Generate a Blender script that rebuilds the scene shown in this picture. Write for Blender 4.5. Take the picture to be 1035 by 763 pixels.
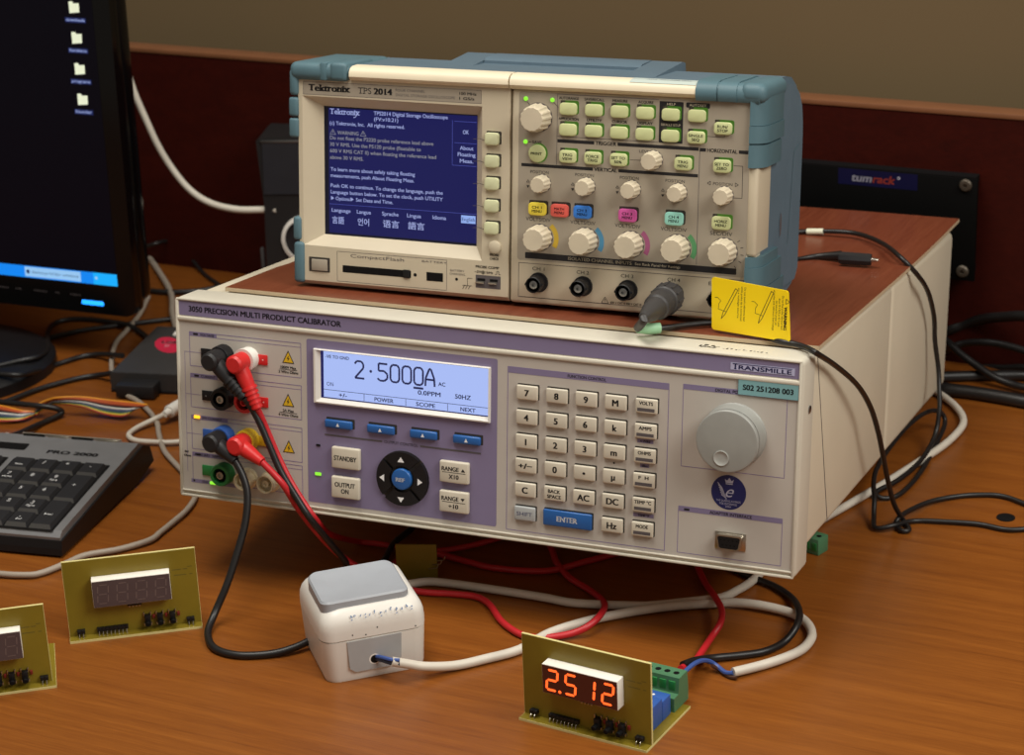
import bpy, bmesh, math, random
from mathutils import Matrix, Vector
random.seed(7)
for _o in list(bpy.data.objects): bpy.data.objects.remove(_o, do_unlink=True)
SC = bpy.context.scene
COL = SC.collection
MM = 0.001

# ---------------------------------------------------------------- camera, light, exposure
cam_d = bpy.data.cameras.new('camera'); cam = bpy.data.objects.new('camera', cam_d); COL.objects.link(cam)
PITCH, ROLL, CAM_H = .3735, -.0413, .6783
_f = Vector((0, math.cos(PITCH), -math.sin(PITCH))); _r = Vector((1, 0, 0)); _u = Vector((0, math.sin(PITCH), math.cos(PITCH)))
_R = _r*math.cos(ROLL) + _u*math.sin(ROLL); _U = _u*math.cos(ROLL) - _r*math.sin(ROLL)
_m = Matrix((( _R.x, _U.x, -_f.x, 0), (_R.y, _U.y, -_f.y, 0), (_R.z, _U.z, -_f.z, CAM_H), (0, 0, 0, 1)))
cam.matrix_world = _m
cam_d.sensor_fit = 'HORIZONTAL'; cam_d.sensor_width = 36.0; cam_d.lens = 2240.0/1035*36
cam_d.clip_start = .05; cam_d.clip_end = 50
cam_d.dof.use_dof = True; cam_d.dof.focus_distance = 1.38; cam_d.dof.aperture_fstop = 15
SC.camera = cam

def lin(c):
    return tuple(((x/255)/12.92 if x/255 <= .04045 else ((x/255+.055)/1.055)**2.4) for x in c)

world = bpy.data.worlds.new('room_light'); SC.world = world; world.use_nodes = True
world.node_tree.nodes['Background'].inputs[0].default_value = (*lin((255, 240, 220)), 1)
world.node_tree.nodes['Background'].inputs[1].default_value = 0.2

def area(name, loc, target, sx, sy, energy, color):
    d = bpy.data.lights.new(name, 'AREA'); d.shape = 'RECTANGLE'; d.size = sx; d.size_y = sy; d.energy = energy; d.color = color
    o = bpy.data.objects.new(name, d); COL.objects.link(o); o.location = loc
    o.rotation_euler = (Vector(target)-Vector(loc)).to_track_quat('-Z', 'Y').to_euler()
    return o
area('ceiling_light', (-.3, 1.15, 1.7), (0, 1.27, 0), 1.0, .6, 22, (1, .96, .88))
area('front_right_fill', (1.15, .35, 1.5), (.05, 1.32, .1), 1.0, .8, 27, (1, .97, .90))  # added fill lamp, no real source: brightens the fronts and right-hand sides
vs = SC.view_settings; vs.view_transform = 'Standard'; vs.look = 'None'; vs.exposure = 0.0; vs.gamma = 1; vs.use_curve_mapping = False

# ---------------------------------------------------------------- materials
def mat(name, c, rough=.5, metal=0, vary=.06, scale=60, spec=.5, bump=0, emit=None, es=1.0, coat=0, trans=0):
    m = bpy.data.materials.new(name); m.use_nodes = True
    nt = m.node_tree; b = nt.nodes['Principled BSDF']
    b.inputs['Roughness'].default_value = rough; b.inputs['Metallic'].default_value = metal
    b.inputs['Specular IOR Level'].default_value = spec
    if coat: b.inputs['Coat Weight'].default_value = coat; b.inputs['Coat Roughness'].default_value = .1
    c = lin(c)
    tc = nt.nodes.new('ShaderNodeTexCoord'); n = nt.nodes.new('ShaderNodeTexNoise'); n.inputs['Scale'].default_value = scale; n.inputs['Detail'].default_value = 3
    nt.links.new(tc.outputs['Object'], n.inputs['Vector'])
    r = nt.nodes.new('ShaderNodeValToRGB'); nt.links.new(n.outputs['Fac'], r.inputs[0])
    r.color_ramp.elements[0].position = .3; r.color_ramp.elements[1].position = .7
    r.color_ramp.elements[0].color = (*[x*(1-vary) for x in c], 1); r.color_ramp.elements[1].color = (*[min(1, x*(1+vary)) for x in c], 1)
    nt.links.new(r.outputs[0], b.inputs['Base Color'])
    if bump:
        n2 = nt.nodes.new('ShaderNodeTexNoise'); n2.inputs['Scale'].default_value = 1800; nt.links.new(tc.outputs['Object'], n2.inputs['Vector'])
        bp = nt.nodes.new('ShaderNodeBump'); bp.inputs['Strength'].default_value = bump; bp.inputs['Distance'].default_value = .0003
        nt.links.new(n2.outputs['Fac'], bp.inputs['Height']); nt.links.new(bp.outputs[0], b.inputs['Normal'])
    if emit is not None:
        b.inputs['Emission Color'].default_value = (*lin(emit), 1); b.inputs['Emission Strength'].default_value = es
    return m

def wood(name, stops, stretch=(2.2, 42, 42), rough=.4, rot=0, coat=0, spec=.5, dist=.9, nscale=1.0, contrast=(.25, .75)):
    m = bpy.data.materials.new(name); m.use_nodes = True; nt = m.node_tree; b = nt.nodes['Principled BSDF']
    tc = nt.nodes.new('ShaderNodeTexCoord'); mp = nt.nodes.new('ShaderNodeMapping'); mp.inputs['Scale'].default_value = stretch; mp.inputs['Rotation'].default_value = (0, 0, rot)
    nt.links.new(tc.outputs['Object'], mp.inputs['Vector'])
    n = nt.nodes.new('ShaderNodeTexNoise'); n.inputs['Scale'].default_value = 2.0*nscale; n.inputs['Detail'].default_value = 7; n.inputs['Roughness'].default_value = .62; n.inputs['Distortion'].default_value = dist
    nt.links.new(mp.outputs[0], n.inputs['Vector'])
    n2 = nt.nodes.new('ShaderNodeTexNoise'); n2.inputs['Scale'].default_value = 9*nscale; n2.inputs['Detail'].default_value = 6; n2.inputs['Roughness'].default_value = .7
    mp2 = nt.nodes.new('ShaderNodeMapping'); mp2.inputs['Scale'].default_value = (stretch[0]*2.5, stretch[1]*1.3, stretch[2]*1.3); mp2.inputs['Rotation'].default_value = (0, 0, rot); nt.links.new(tc.outputs['Object'], mp2.inputs['Vector']); nt.links.new(mp2.outputs[0], n2.inputs['Vector'])
    mx = nt.nodes.new('ShaderNodeMix'); mx.data_type = 'FLOAT'; mx.inputs[0].default_value = .5
    nt.links.new(n.outputs['Fac'], mx.inputs[2]); nt.links.new(n2.outputs['Fac'], mx.inputs[3])
    r = nt.nodes.new('ShaderNodeValToRGB'); nt.links.new(mx.outputs[0], r.inputs[0])
    el = r.color_ramp.elements
    ps = [contrast[0] + (contrast[1]-contrast[0])*i/(len(stops)-1) for i in range(len(stops))]
    el[0].position = ps[0]; el[0].color = (*lin(stops[0]), 1); el[1].position = ps[-1]; el[1].color = (*lin(stops[-1]), 1)
    for p, s in list(zip(ps, stops))[1:-1]: e = el.new(p); e.color = (*lin(s), 1)
    nt.links.new(r.outputs[0], b.inputs['Base Color']); b.inputs['Roughness'].default_value = rough; b.inputs['Specular IOR Level'].default_value = spec
    bp = nt.nodes.new('ShaderNodeBump'); bp.inputs['Strength'].default_value = .12; bp.inputs['Distance'].default_value = .0004
    nt.links.new(mx.outputs[0], bp.inputs['Height']); nt.links.new(bp.outputs[0], b.inputs['Normal'])
    return m

def glow(name, c, s=1.0):
    m = mat(name, (8, 8, 10), .35, emit=c, es=s)
    return m

M = dict(
 desk=wood('desk_wood', [(84, 43, 12), (122, 67, 21), (139, 80, 27), (160, 98, 40)], stretch=(1.6, 70, 70), dist=.35, rough=.34),
 panel=wood('red_brown_panel', [(40, 8, 4), (52, 11, 5), (62, 16, 7)], stretch=(2, 30, 30), rough=.55, spec=.15),
 panel_edge=mat('panel_edge_strip', (118, 76, 48), .5),
 sheet=wood('red_wood_veneer', [(80, 38, 22), (110, 54, 34), (122, 64, 42), (146, 84, 58)], stretch=(40, 3, 30), rough=.33, rot=.35, nscale=.8),
 sheet_edge=mat('board_edge', (190, 170, 140), .7),
 wall=mat('tan_wall_paint', (104, 86, 58), .9, vary=.05, scale=3),
 floor=mat('floor_tile', (110, 100, 88), .7),
 cream=mat('cream_metal', (206, 200, 184), .5, vary=.02),
 cream_panel=mat('cream_front', (188, 181, 172), .55, vary=.02, bump=.15),
 cover=mat('cover_paint', (210, 200, 178), .5, vary=.025, scale=20, bump=.1),
 purple=mat('purple_print', (128, 118, 150), .55, vary=.02),
 purple_dark=mat('purple_line', (128, 112, 158), .6),
 ink=mat('black_ink', (24, 22, 26), .6),
 ink_grey=mat('grey_ink', (86, 80, 82), .6),
 ink_white=mat('white_ink', (235, 235, 235), .5),
 dark=mat('black_recess', (8, 7, 8), .7, spec=.2),
 black=mat('black_plastic', (20, 19, 21), .45, spec=.35),
 black_gloss=mat('glossy_black_plastic', (6, 6, 7), .15, spec=.35),
 black_soft=mat('black_rubber', (30, 29, 31), .5, spec=.4),
 red=mat('red_plastic', (205, 38, 38), .4),
 redcord=mat('red_silicone', (190, 34, 42), .42),
 blue_key=mat('blue_key', (36, 92, 160), .35),
 key=mat('cream_key', (206, 198, 180), .45),
 key_grey=mat('grey_key', (172, 176, 176), .45),
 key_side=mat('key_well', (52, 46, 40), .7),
 knob_grey=mat('grey_knob', (150, 151, 146), .42),
 yellow=mat('yellow_plastic', (222, 186, 40), .45),
 tag=mat('yellow_card', (255, 218, 8), .45, vary=.02),
 green=mat('green_plastic', (36, 122, 60), .4),
 term=mat('green_terminal', (74, 122, 88), .42),
 blue_plastic=mat('blue_plastic', (48, 92, 170), .42),
 navy=mat('navy_print', (26, 32, 92), .5),
 asset=mat('teal_sticker', (122, 168, 172), .5, vary=.02),
 white=mat('white_plastic', (226, 222, 214), .4, vary=.02),
 white_paint=mat('white_display_case', (238, 234, 224), .5),
 rocker=mat('grey_rocker', (160, 164, 170), .42, vary=.03),
 membrane=mat('grey_membrane', (164, 164, 164), .6),
 teal=mat('teal_rubber', (80, 110, 120), .55, vary=.04, bump=.2),
 slate=mat('slate_case', (88, 108, 122), .55, vary=.04, bump=.2),
 beige=mat('beige_plastic', (196, 184, 160), .5, vary=.02),
 beige_panel=mat('taupe_panel', (158, 148, 132), .55, vary=.02),
 knob=mat('beige_knob', (204, 192, 168), .45),
 softkey=mat('pale_green_key', (204, 206, 166), .42),
 gkey=mat('lit_green_key', (196, 200, 148), .42, emit=(180, 195, 120), es=.05),
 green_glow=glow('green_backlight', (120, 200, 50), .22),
 metal=mat('nickel', (190, 184, 172), .3, metal=1),
 brass=mat('connector_cream', (226, 214, 180), .3, metal=.25),
 steel=mat('steel', (150, 150, 150), .35, metal=1),
 pcb=mat('olive_circuit_board', (128, 110, 30), .38, vary=.10, scale=40),
 pcb_edge=mat('fibre_board_edge', (214, 204, 140), .6),
 silver=mat('silver_plastic', (128, 128, 130), .42, metal=.3),
 keycap=mat('black_keycap', (30, 30, 33), .5),
 keycap_side=mat('black_keycap_side', (62, 60, 58), .45),
 grey_cord=mat('grey_cord', (158, 146, 132), .5),
 white_cord=mat('white_cord', (206, 198, 184), .5),
 black_cord=mat('black_cord', (24, 22, 22), .42),
 bluewire=mat('blue_wire', (58, 84, 150), .42),
 plug=mat('dark_grey_plug', (56, 54, 54), .5),
 asset_pale=mat('pale_sticker', (186, 198, 192), .5, vary=.02),
 mint=mat('mint_marker', (164, 214, 172), .5),
 router=mat('dark_grey_case', (50, 48, 48), .6),
 label_red=mat('red_label', (190, 34, 66), .5),
 led_orange=glow('orange_led', (255, 170, 30), 2.2), led_green=glow('green_led', (150, 245, 60), 1.0),
 seg=glow('lit_segment', (255, 92, 36), 1.9), seg_off=mat('dark_segment', (112, 96, 92), .5),
 disp=mat('smoked_display', (82, 70, 72), .25),
 disp_lit=mat('dark_display_face', (46, 24, 22), .3, emit=(60, 16, 8), es=.5),
 lcd=glow('lcd_backlight', (172, 192, 250), .95), lcd_dark=glow('lcd_border', (30, 36, 120), .5), lcd_ink=mat('lcd_ink', (30, 34, 78), .5, emit=(24, 28, 70), es=.6),
 scr=glow('blue_screen', (22, 26, 98), .66), scr_txt=glow('screen_text', (168, 178, 232), .75), scr_txt2=glow('screen_text_dim', (150, 150, 160), .7), scr_line=glow('screen_line', (80, 88, 175), .8), scr_hi=glow('screen_highlight', (150, 180, 245), .9),
 desktop=mat('dark_desktop', (5, 5, 7), .3, spec=.12, emit=(8, 6, 13), es=.8), taskbar=glow('taskbar_blue', (10, 128, 232), 1.1), task_pale=glow('taskbar_button', (150, 198, 240), 1.0), tray=glow('taskbar_tray', (20, 168, 245), 1.1), icon=glow('folder_icon', (232, 236, 205), 1.0), icon_txt=glow('icon_caption', (150, 165, 215), .9), icon_shadow=glow('icon_caption_ground', (24, 38, 92), .8),
 pled=glow('power_led_blue', (30, 140, 255), 2.4),
)
for nm, c in dict(o1=(226, 150, 40), o2=(196, 92, 40), o3=(120, 44, 30), w=(226, 222, 214), gy=(96, 104, 120), bl=(44, 58, 92), gn=(70, 110, 70), ye=(214, 186, 60), rd=(176, 60, 40), bk=(40, 36, 36)).items():
    M['rib_'+nm] = mat('ribbon_wire_'+nm, c, .45)
for nm, c in dict(yellow=(228, 206, 70), red=(222, 96, 84), blue=(54, 120, 205), pink=(196, 84, 150), cyan=(150, 212, 196)).items():
    M['chan_'+nm] = mat('channel_key_'+nm, c, .4, emit=c, es=.06)
for nm, c in dict(yellow=(196, 164, 50), blue=(70, 132, 168), pink=(160, 84, 124), green=(84, 146, 96)).items():
    M['arc_'+nm] = mat('arc_print_'+nm, c, .6)

# ---------------------------------------------------------------- mesh building (all lengths in millimetres)
_glyphs = {}
def glyph(ch, bold):
    k = (ch, bold)
    if k in _glyphs: return _glyphs[k]
    def mk(body):
        cu = bpy.data.curves.new('g', 'FONT'); cu.body = body; cu.resolution_u = 3; cu.size = 1; cu.offset = bold
        ob = bpy.data.objects.new('g', cu); COL.objects.link(ob)
        me = bpy.data.meshes.new_from_object(ob.evaluated_get(bpy.context.evaluated_depsgraph_get()))
        vs_ = [(v.co.x, v.co.y) for v in me.vertices]; fs = [tuple(p.vertices) for p in me.polygons]
        bpy.data.objects.remove(ob); bpy.data.curves.remove(cu); bpy.data.meshes.remove(me)
        return vs_, fs
    if ch == ' ': res = ([], [], .28)
    else:
        a, _ = mk('|'+ch+'|'); b, _ = mk('||')
        adv = (max(p[0] for p in a)-min(p[0] for p in a)) - (max(p[0] for p in b)-min(p[0] for p in b))
        v, f = mk(ch); res = (v, f, adv)
    _glyphs[k] = res
    return res

_bev = {}
class MB:
    def __init__(s, T=None):
        s.v = []; s.f = []; s.m = []; s.sm = []; s.mats = []; s.T = T or Matrix.Identity(4)
    def mi(s, m):
        if isinstance(m, str): m = M[m]
        if m not in s.mats: s.mats.append(m)
        return s.mats.index(m)
    def add(s, vs_, fs, m, smooth=False, T=None):
        T = s.T @ T if T is not None else s.T
        n = len(s.v); i = s.mi(m)
        s.v += [T @ Vector(p) for p in vs_]
        for f in fs: s.f.append(tuple(n+k for k in f)); s.m.append(i); s.sm.append(smooth)
        return s
    def box(s, x0, x1, y0, y1, z0, z1, m, r=0, seg=2, T=None):
        dx, dy, dz = abs(x1-x0), abs(y1-y0), abs(z1-z0); c = Matrix.Translation(((x0+x1)/2, (y0+y1)/2, (z0+z1)/2))
        k = (round(dx, 3), round(dy, 3), round(dz, 3), r, seg)
        if k not in _bev:
            bm = bmesh.new(); bmesh.ops.create_cube(bm, size=1); bmesh.ops.scale(bm, vec=(dx, dy, dz), verts=bm.verts)
            if r: bmesh.ops.bevel(bm, geom=bm.edges[:], offset=min(r, .49*min(dx, dy, dz)), segments=seg, profile=.5, affect='EDGES', clamp_overlap=True)
            bm.verts.index_update(); _bev[k] = ([v.co.copy() for v in bm.verts], [tuple(v.index for v in f.verts) for f in bm.faces]); bm.free()
        vs_, fs = _bev[k]
        return s.add(vs_, fs, m, bool(r), (T @ c) if T is not None else c)
    def lathe(s, prof, m, T, n=28, cap=True):
        # prof: list of (radius, height along local -Y, i.e. towards the viewer of a front panel)
        vs_ = []; fs = []
        for r, h in prof:
            for k in range(n): a = 2*math.pi*k/n; vs_.append((r*math.cos(a), -h, r*math.sin(a)))
        for i in range(len(prof)-1):
            for k in range(n): fs.append((i*n+k, i*n+(k+1) % n, (i+1)*n+(k+1) % n, (i+1)*n+k))
        if cap: fs.append(tuple(range((len(prof)-1)*n, len(prof)*n))); fs.append(tuple(reversed(range(n))))
        return s.add(vs_, fs, m, True, T)
    def star(s, x, z, r, h, m, n=14, y=0, depth=.06, top=.9, T0=None):
        # fluted knob pointing along -Y
        N = n*4; vs_ = []; fs = []
        lv = [(1.0, 0), (.97, h*.55), (top, h*.9), (top*.9, h)]
        for s_, hh in lv:
            for k in range(N):
                a = 2*math.pi*k/N; rr = r*s_*(1 - (depth if (k % 4) >= 2 else 0)*(1 if hh < h else .5)); vs_.append((x+rr*math.cos(a), y-hh, z+rr*math.sin(a)))
        for i in range(len(lv)-1):
            for k in range(N): fs.append((i*N+k, i*N+(k+1) % N, (i+1)*N+(k+1) % N, (i+1)*N+k))
        fs.append(tuple(range((len(lv)-1)*N, len(lv)*N)))
        return s.add(vs_, fs, m, False, T0)
    def poly(s, pts, m, y=0, T=None):
        # flat polygon in the XZ plane facing -Y
        a = sum(pts[i][0]*pts[(i+1) % len(pts)][1]-pts[(i+1) % len(pts)][0]*pts[i][1] for i in range(len(pts)))
        if a < 0: pts = pts[::-1]
        return s.add([(p[0], y, p[1]) for p in pts], [tuple(range(len(pts)))], m, False, T)
    def rect(s, x0, x1, z0, z1, m, y=0, r=0, T=None):
        if x1 < x0: x0, x1 = x1, x0
        if not r: return s.poly([(x0, z0), (x1, z0), (x1, z1), (x0, z1)], m, y, T)
        p = []
        for cx, cz, a0 in ((x1-r, z0+r, -90), (x1-r, z1-r, 0), (x0+r, z1-r, 90), (x0+r, z0+r, 180)):
            for k in range(5): a = math.radians(a0+22.5*k); p.append((cx+r*math.cos(a), cz+r*math.sin(a)))
        return s.poly(p, m, y, T)
    def disc(s, x, z, r, m, y=0, n=28, T=None, a0=0, a1=360, ri=0):
        if ri:
            N = max(3, int(n*(a1-a0)/360)); o = [(x+r*math.cos(math.radians(a0+(a1-a0)*k/N)), z+r*math.sin(math.radians(a0+(a1-a0)*k/N))) for k in range(N+1)]
            q = [(x+ri*math.cos(math.radians(a0+(a1-a0)*k/N)), z+ri*math.sin(math.radians(a0+(a1-a0)*k/N))) for k in range(N+1)]
            for k in range(N): s.poly([o[k], o[k+1], q[k+1], q[k]], m, y, T)
            return s
        return s.poly([(x+r*math.cos(2*math.pi*k/n), z+r*math.sin(2*math.pi*k/n)) for k in range(n)], m, y, T)
    def line(s, pts, w, m, y=0, T=None):
        for (a, b), (c, d) in zip(pts, pts[1:]):
            L = math.hypot(c-a, d-b) or 1; nx, nz = -(d-b)/L*w/2, (c-a)/L*w/2
            s.poly([(a+nx, b+nz), (c+nx, d+nz), (c-nx, d-nz), (a-nx, b-nz)], m, y, T)
        return s
    def frame(s, x0, x1, z0, z1, w, m, y=0):
        s.line([(x0, z0), (x1, z0)], w, m, y); s.line([(x0, z1), (x1, z1)], w, m, y); s.line([(x0, z0), (x0, z1)], w, m, y); s.line([(x1, z0), (x1, z1)], w, m, y)
        return s
    def prism(s, pts, y0, y1, m, T=None, smooth=False):
        a = sum(pts[i][0]*pts[(i+1) % len(pts)][1]-pts[(i+1) % len(pts)][0]*pts[i][1] for i in range(len(pts)))
        if a < 0: pts = pts[::-1]
        n = len(pts); vs_ = [(p[0], y0, p[1]) for p in pts]+[(p[0], y1, p[1]) for p in pts]
        fs = [tuple(range(n)), tuple(reversed(range(n, 2*n)))]+[(i, n+i, n+(i+1) % n, (i+1) % n) for i in range(n)]
        return s.add(vs_, fs, m, smooth, T)
    def text(s, t, x, z, h, m, y=0, w=None, align='L', bold=0.0, T=None, shear=0, serif=False):
        # cap height h; optional total width w; (x, z) = baseline left / centre / right
        k = h/.70; vs_ = []; fs = []; cx = 0
        for ch in t:
            gv, gf, adv = glyph(ch, 0); n = len(vs_)
            for dx, dz in (((-bold, .012), (bold, .012), (-bold, -.012), (bold, -.012), (0, 0)) if bold > 0 else ((0, 0),)):
                n = len(vs_); vs_ += [(cx+a+shear*b+dx, b+dz) for a, b in gv]; fs += [tuple(n+i for i in f) for f in gf]
            if serif:
                wd = adv; tk = .075
                for fx, top in SERIF.get(ch, ()):
                    x0 = cx+fx*wd; zb = {0: 0, 1: .70-tk, 2: .50-tk}[top]; n = len(vs_)
                    vs_ += [(x0-.16, zb), (x0+.16, zb), (x0+.16, zb+tk), (x0-.16, zb+tk)]; fs.append((n, n+1, n+2, n+3))
            cx += adv
        if not vs_: return s
        x0 = min(p[0] for p in vs_); x1 = max(p[0] for p in vs_); kx = (w/(x1-x0)) if w else k
        off = {'L': 0, 'C': (x1-x0)/2, 'R': x1-x0}[align]
        s.add([(x+(a-x0-off)*kx, y, z+b*k) for a, b in vs_], fs, m, False, T)
        return s
    def pill(s, x0, x1, y0, y1, z0, z1, m, r=2.0, e=.7):
        # rounded key cap: front face at y0, back at y1
        def ring(i, y):
            P = []
            for cx, cz, a0 in ((x1-r, z0+r, -90), (x1-r, z1-r, 0), (x0+r, z1-r, 90), (x0+r, z0+r, 180)):
                for k in range(5): a = math.radians(a0+22.5*k); P.append((cx+(r-i)*math.cos(a), y, cz+(r-i)*math.sin(a)))
            return P
        R = [ring(0, y1), ring(0, y0+e), ring(e*.3, y0+e*.3), ring(e, y0)]; n = 20; vs_ = [p for q in R for p in q]
        fs = [(i*n+k, i*n+(k+1) % n, (i+1)*n+(k+1) % n, (i+1)*n+k) for i in range(3) for k in range(n)]+[tuple(range(3*n, 4*n))]
        return s.add(vs_, fs, m, True)
    def tube(s, pts, r, m, n=10, sub=5, close=True, rs=None):
        P = [Vector(p) for p in pts]; Q = []; RR = []
        for i in range(len(P)-1):
            p0, p1, p2, p3 = P[max(i-1, 0)], P[i], P[i+1], P[min(i+2, len(P)-1)]
            for k in range(sub):
                t = k/sub; Q.append(.5*((2*p1)+(p2-p0)*t+(2*p0-5*p1+4*p2-p3)*t*t+(3*p1-p0-3*p2+p3)*t**3))
                RR.append(r if rs is None else rs[i]+(rs[i+1]-rs[i])*t)
        Q.append(P[-1]); RR.append(r if rs is None else rs[-1])
        d = (Q[1]-Q[0]).normalized(); u = d.orthogonal().normalized(); vs_ = []; fs = []
        for i, q in enumerate(Q):
            d = ((Q[min(i+1, len(Q)-1)]-Q[max(i-1, 0)]).normalized()) or d
            u = (u-d*u.dot(d)).normalized(); w = d.cross(u)
            for k in range(n): a = 2*math.pi*k/n; vs_.append(q+(u*math.cos(a)+w*math.sin(a))*RR[i])
        for i in range(len(Q)-1):
            for k in range(n): fs.append((i*n+k, i*n+(k+1) % n, (i+1)*n+(k+1) % n, (i+1)*n+k))
        if close: fs.append(tuple(reversed(range(n)))); fs.append(tuple(range((len(Q)-1)*n, len(Q)*n)))
        return s.add(vs_, fs, m, True)
    def build(s, name, parent=None, label=None):
        me = bpy.data.meshes.new(name); me.from_pydata([tuple(v*MM) for v in s.v], [], s.f)
        for m in s.mats: me.materials.append(m)
        me.polygons.foreach_set('material_index', s.m); me.polygons.foreach_set('use_smooth', s.sm); me.update()
        if any(s.sm):
            try: me.set_sharp_from_angle(angle=math.radians(38))
            except Exception: pass
        o = bpy.data.objects.new(name, me); COL.objects.link(o)
        if parent is not None: o.parent = parent
        if label: o['label'] = label
        return o

SERIF = {'T': ((.5, 0),), 'k': ((.16, 0), (.86, 0), (.14, 1)), 'r': ((.3, 0), (.2, 2)), 'n': ((.2, 0), (.82, 0), (.14, 2)), 'i': ((.5, 0), (.35, 2)), 'x': ((.14, 0), (.86, 0), (.16, 2), (.86, 2)), 'P': ((.22, 0), (.14, 1)), '1': ((.6, 0),), '4': ((.7, 0),), 'R': ((.2, 0), (.14, 1)), 'A': ((.12, 0), (.88, 0)), 'N': ((.14, 0), (.12, 1), (.86, 1)), 'M': ((.14, 0), (.86, 0), (.12, 1), (.88, 1)), 'I': ((.5, 0), (.5, 1)), 'L': ((.2, 0), (.2, 1)), 'E': ((.14, 0), (.14, 1))}

def tag(o, label, cat, group=None, kind=None):
    o['label'] = label; o['category'] = cat
    if group: o['group'] = group
    if kind: o['kind'] = kind
    return o
def thing(name, label, cat, loc=(0, 0, 0), rot=None, group=None):
    o = bpy.data.objects.new(name, None); COL.objects.link(o); o.empty_display_size = .02
    o.matrix_world = Matrix.Translation(Vector(loc)*MM) @ (rot.to_4x4() if rot is not None else Matrix.Identity(4))
    return tag(o, label, cat, group)
def RX(a): return Matrix.Rotation(a, 3, 'X')
def RY(a): return Matrix.Rotation(a, 3, 'Y')
def RZ(a): return Matrix.Rotation(a, 3, 'Z')
def TR(x=0, y=0, z=0): return Matrix.Translation((x, y, z))

# ---------------------------------------------------------------- the setting
YAW_W = -.46; W0 = (39, 1890.5)
def wall_T(): return TR(W0[0], W0[1], 0) @ RZ(YAW_W).to_4x4()
b = MB(wall_T()); b.box(-1600, 1600, 0, 18, -300, 211, 'panel', 0); b.box(-1600, 1600, -1, 19, 211, 215.5, 'panel_edge', .8)
o = b.build('trim_1'); o['kind'] = 'structure'; o['label'] = 'red brown wood back panel with a pale top edge'
b = MB(wall_T()); b.box(-2600, 2600, 60, 120, -740, 2000, 'wall'); o = b.build('wall_back'); o['kind'] = 'structure'; o['label'] = 'tan painted wall above the wood panel'
b = MB(wall_T()); b.box(-2600, 2600, -2600, 60, -760, -740, 'floor'); o = b.build('floor'); o['kind'] = 'structure'

desk = thing('desk', 'orange brown wood desk carrying all the instruments', 'desk', (W0[0], W0[1], 0), RZ(YAW_W))
b = MB(); b.box(-1300, 1300, -1250, -.3, -26, 0, 'desk', 1.5, 2); b.build('desktop', desk)
for x in (-1250, 1210):
    b = MB(); b.box(x, x+40, -1150, -60, -740, -26, 'desk'); b.build('leg', desk)
b = MB(); L = Matrix.Identity(4)
b.lathe([(6.5, 0), (6.5, .7), (5.4, 1.0)], 'dark', Matrix.Rotation(math.radians(-90), 4, 'X'), 20)
o = b.build('screw_cover', desk, 'dark round screw cover')
_p = desk.matrix_world.inverted() @ Vector((0.3451, 1.4191, 0)); o.location = _p

# ---------------------------------------------------------------- calibrator (front frame: X 0..430, Z 0..138, -Y towards the viewer)
CAL_R = RZ(-.3945) @ RX(-.1316); CAL_O = Vector((-30.7, 1297.4, 61.6))
cal = thing('calibrator', 'cream and purple bench calibrator reading 2.5000A, carrying the oscilloscope on its back', 'calibrator', CAL_O, CAL_R)
CT = TR(-215, 0, 0)
def CB(): return MB(CT)

b = CB()
b.box(0, 430, 0, 30, 0, 138.2, 'cream', 3.5, 3)
b.box(.6, 3.0, -1.1, 1, 1, 137.2, 'cream', .9); b.box(427.2, 429.4, -1.1, 1, 1, 137.2, 'cream', .9)
b.box(1, 429, -1.1, 1, 136.4, 138, 'cream', .7); b.box(1, 429, -1.1, 1, .3, 2.2, 'cream', .7)
b.box(2, 428, -1.3, 1, 122.6, 125.6, 'cream', 1.0, 2); b.box(2, 428, -1.0, 1, 4.0, 5.2, 'cream', .4)
b.rect(3.0, 427.2, 5.2, 122.6, 'cream_panel', -.06)
b.build('front_bezel', cal)
b = CB(); b.rect(3.2, 427.3, 126.4, 136.2, 'purple', -.15, .8)
b.text('3050 PRECISION MULTI PRODUCT CALIBRATOR', 10.6, 129.4, 3.7, 'ink', -.25, w=112.5, bold=.03)
b.build('header_strip', cal, 'purple strip printed with the model title')
b = CB(); b.rect(384.6, 424.5, 128.3, 132.9, 'asset', -.3); b.rect(384.9, 424.2, 128.6, 132.6, M['chan_blue'] if False else 'ink_white', -.33)
b.rect(384.6, 424.5, 128.3, 132.9, mat('pale_badge', (176, 176, 206), .5), -.36)
b.text('T', 386, 128.9, 3.5, 'navy', -.45, bold=.04, serif=True); b.text('RANSMILLE', 389.6, 128.9, 2.6, 'navy', -.45, w=33, bold=.02); b.rect(385.9, 422.8, 132.0, 132.4, 'navy', -.45)
b.build('brand_badge', cal, 'pale badge with the maker name in blue capitals')
b = CB()
b.rect(97.8, 232.6, 8.2, 119.2, 'purple', -.16, 1.5)
b.line([(110.5, 55.8), (152, 55.8)], 1.1, 'ink_grey', -.3); b.line([(179.2, 55.8), (221.6, 55.8)], 1.1, 'ink_grey', -.3)
b.text('OUTPUT CONTROL', 165.6, 54.9, 1.9, 'ink', -.3, w=24, align='C')
b.box(104.2, 107.2, -.8, 0, 47.2, 48.6, 'dark', .3); b.disc(150.5, 38.5, .35, 'ink_white', -.25)
b.build('control_panel', cal, 'purple panel around the display and output keys')

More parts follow.
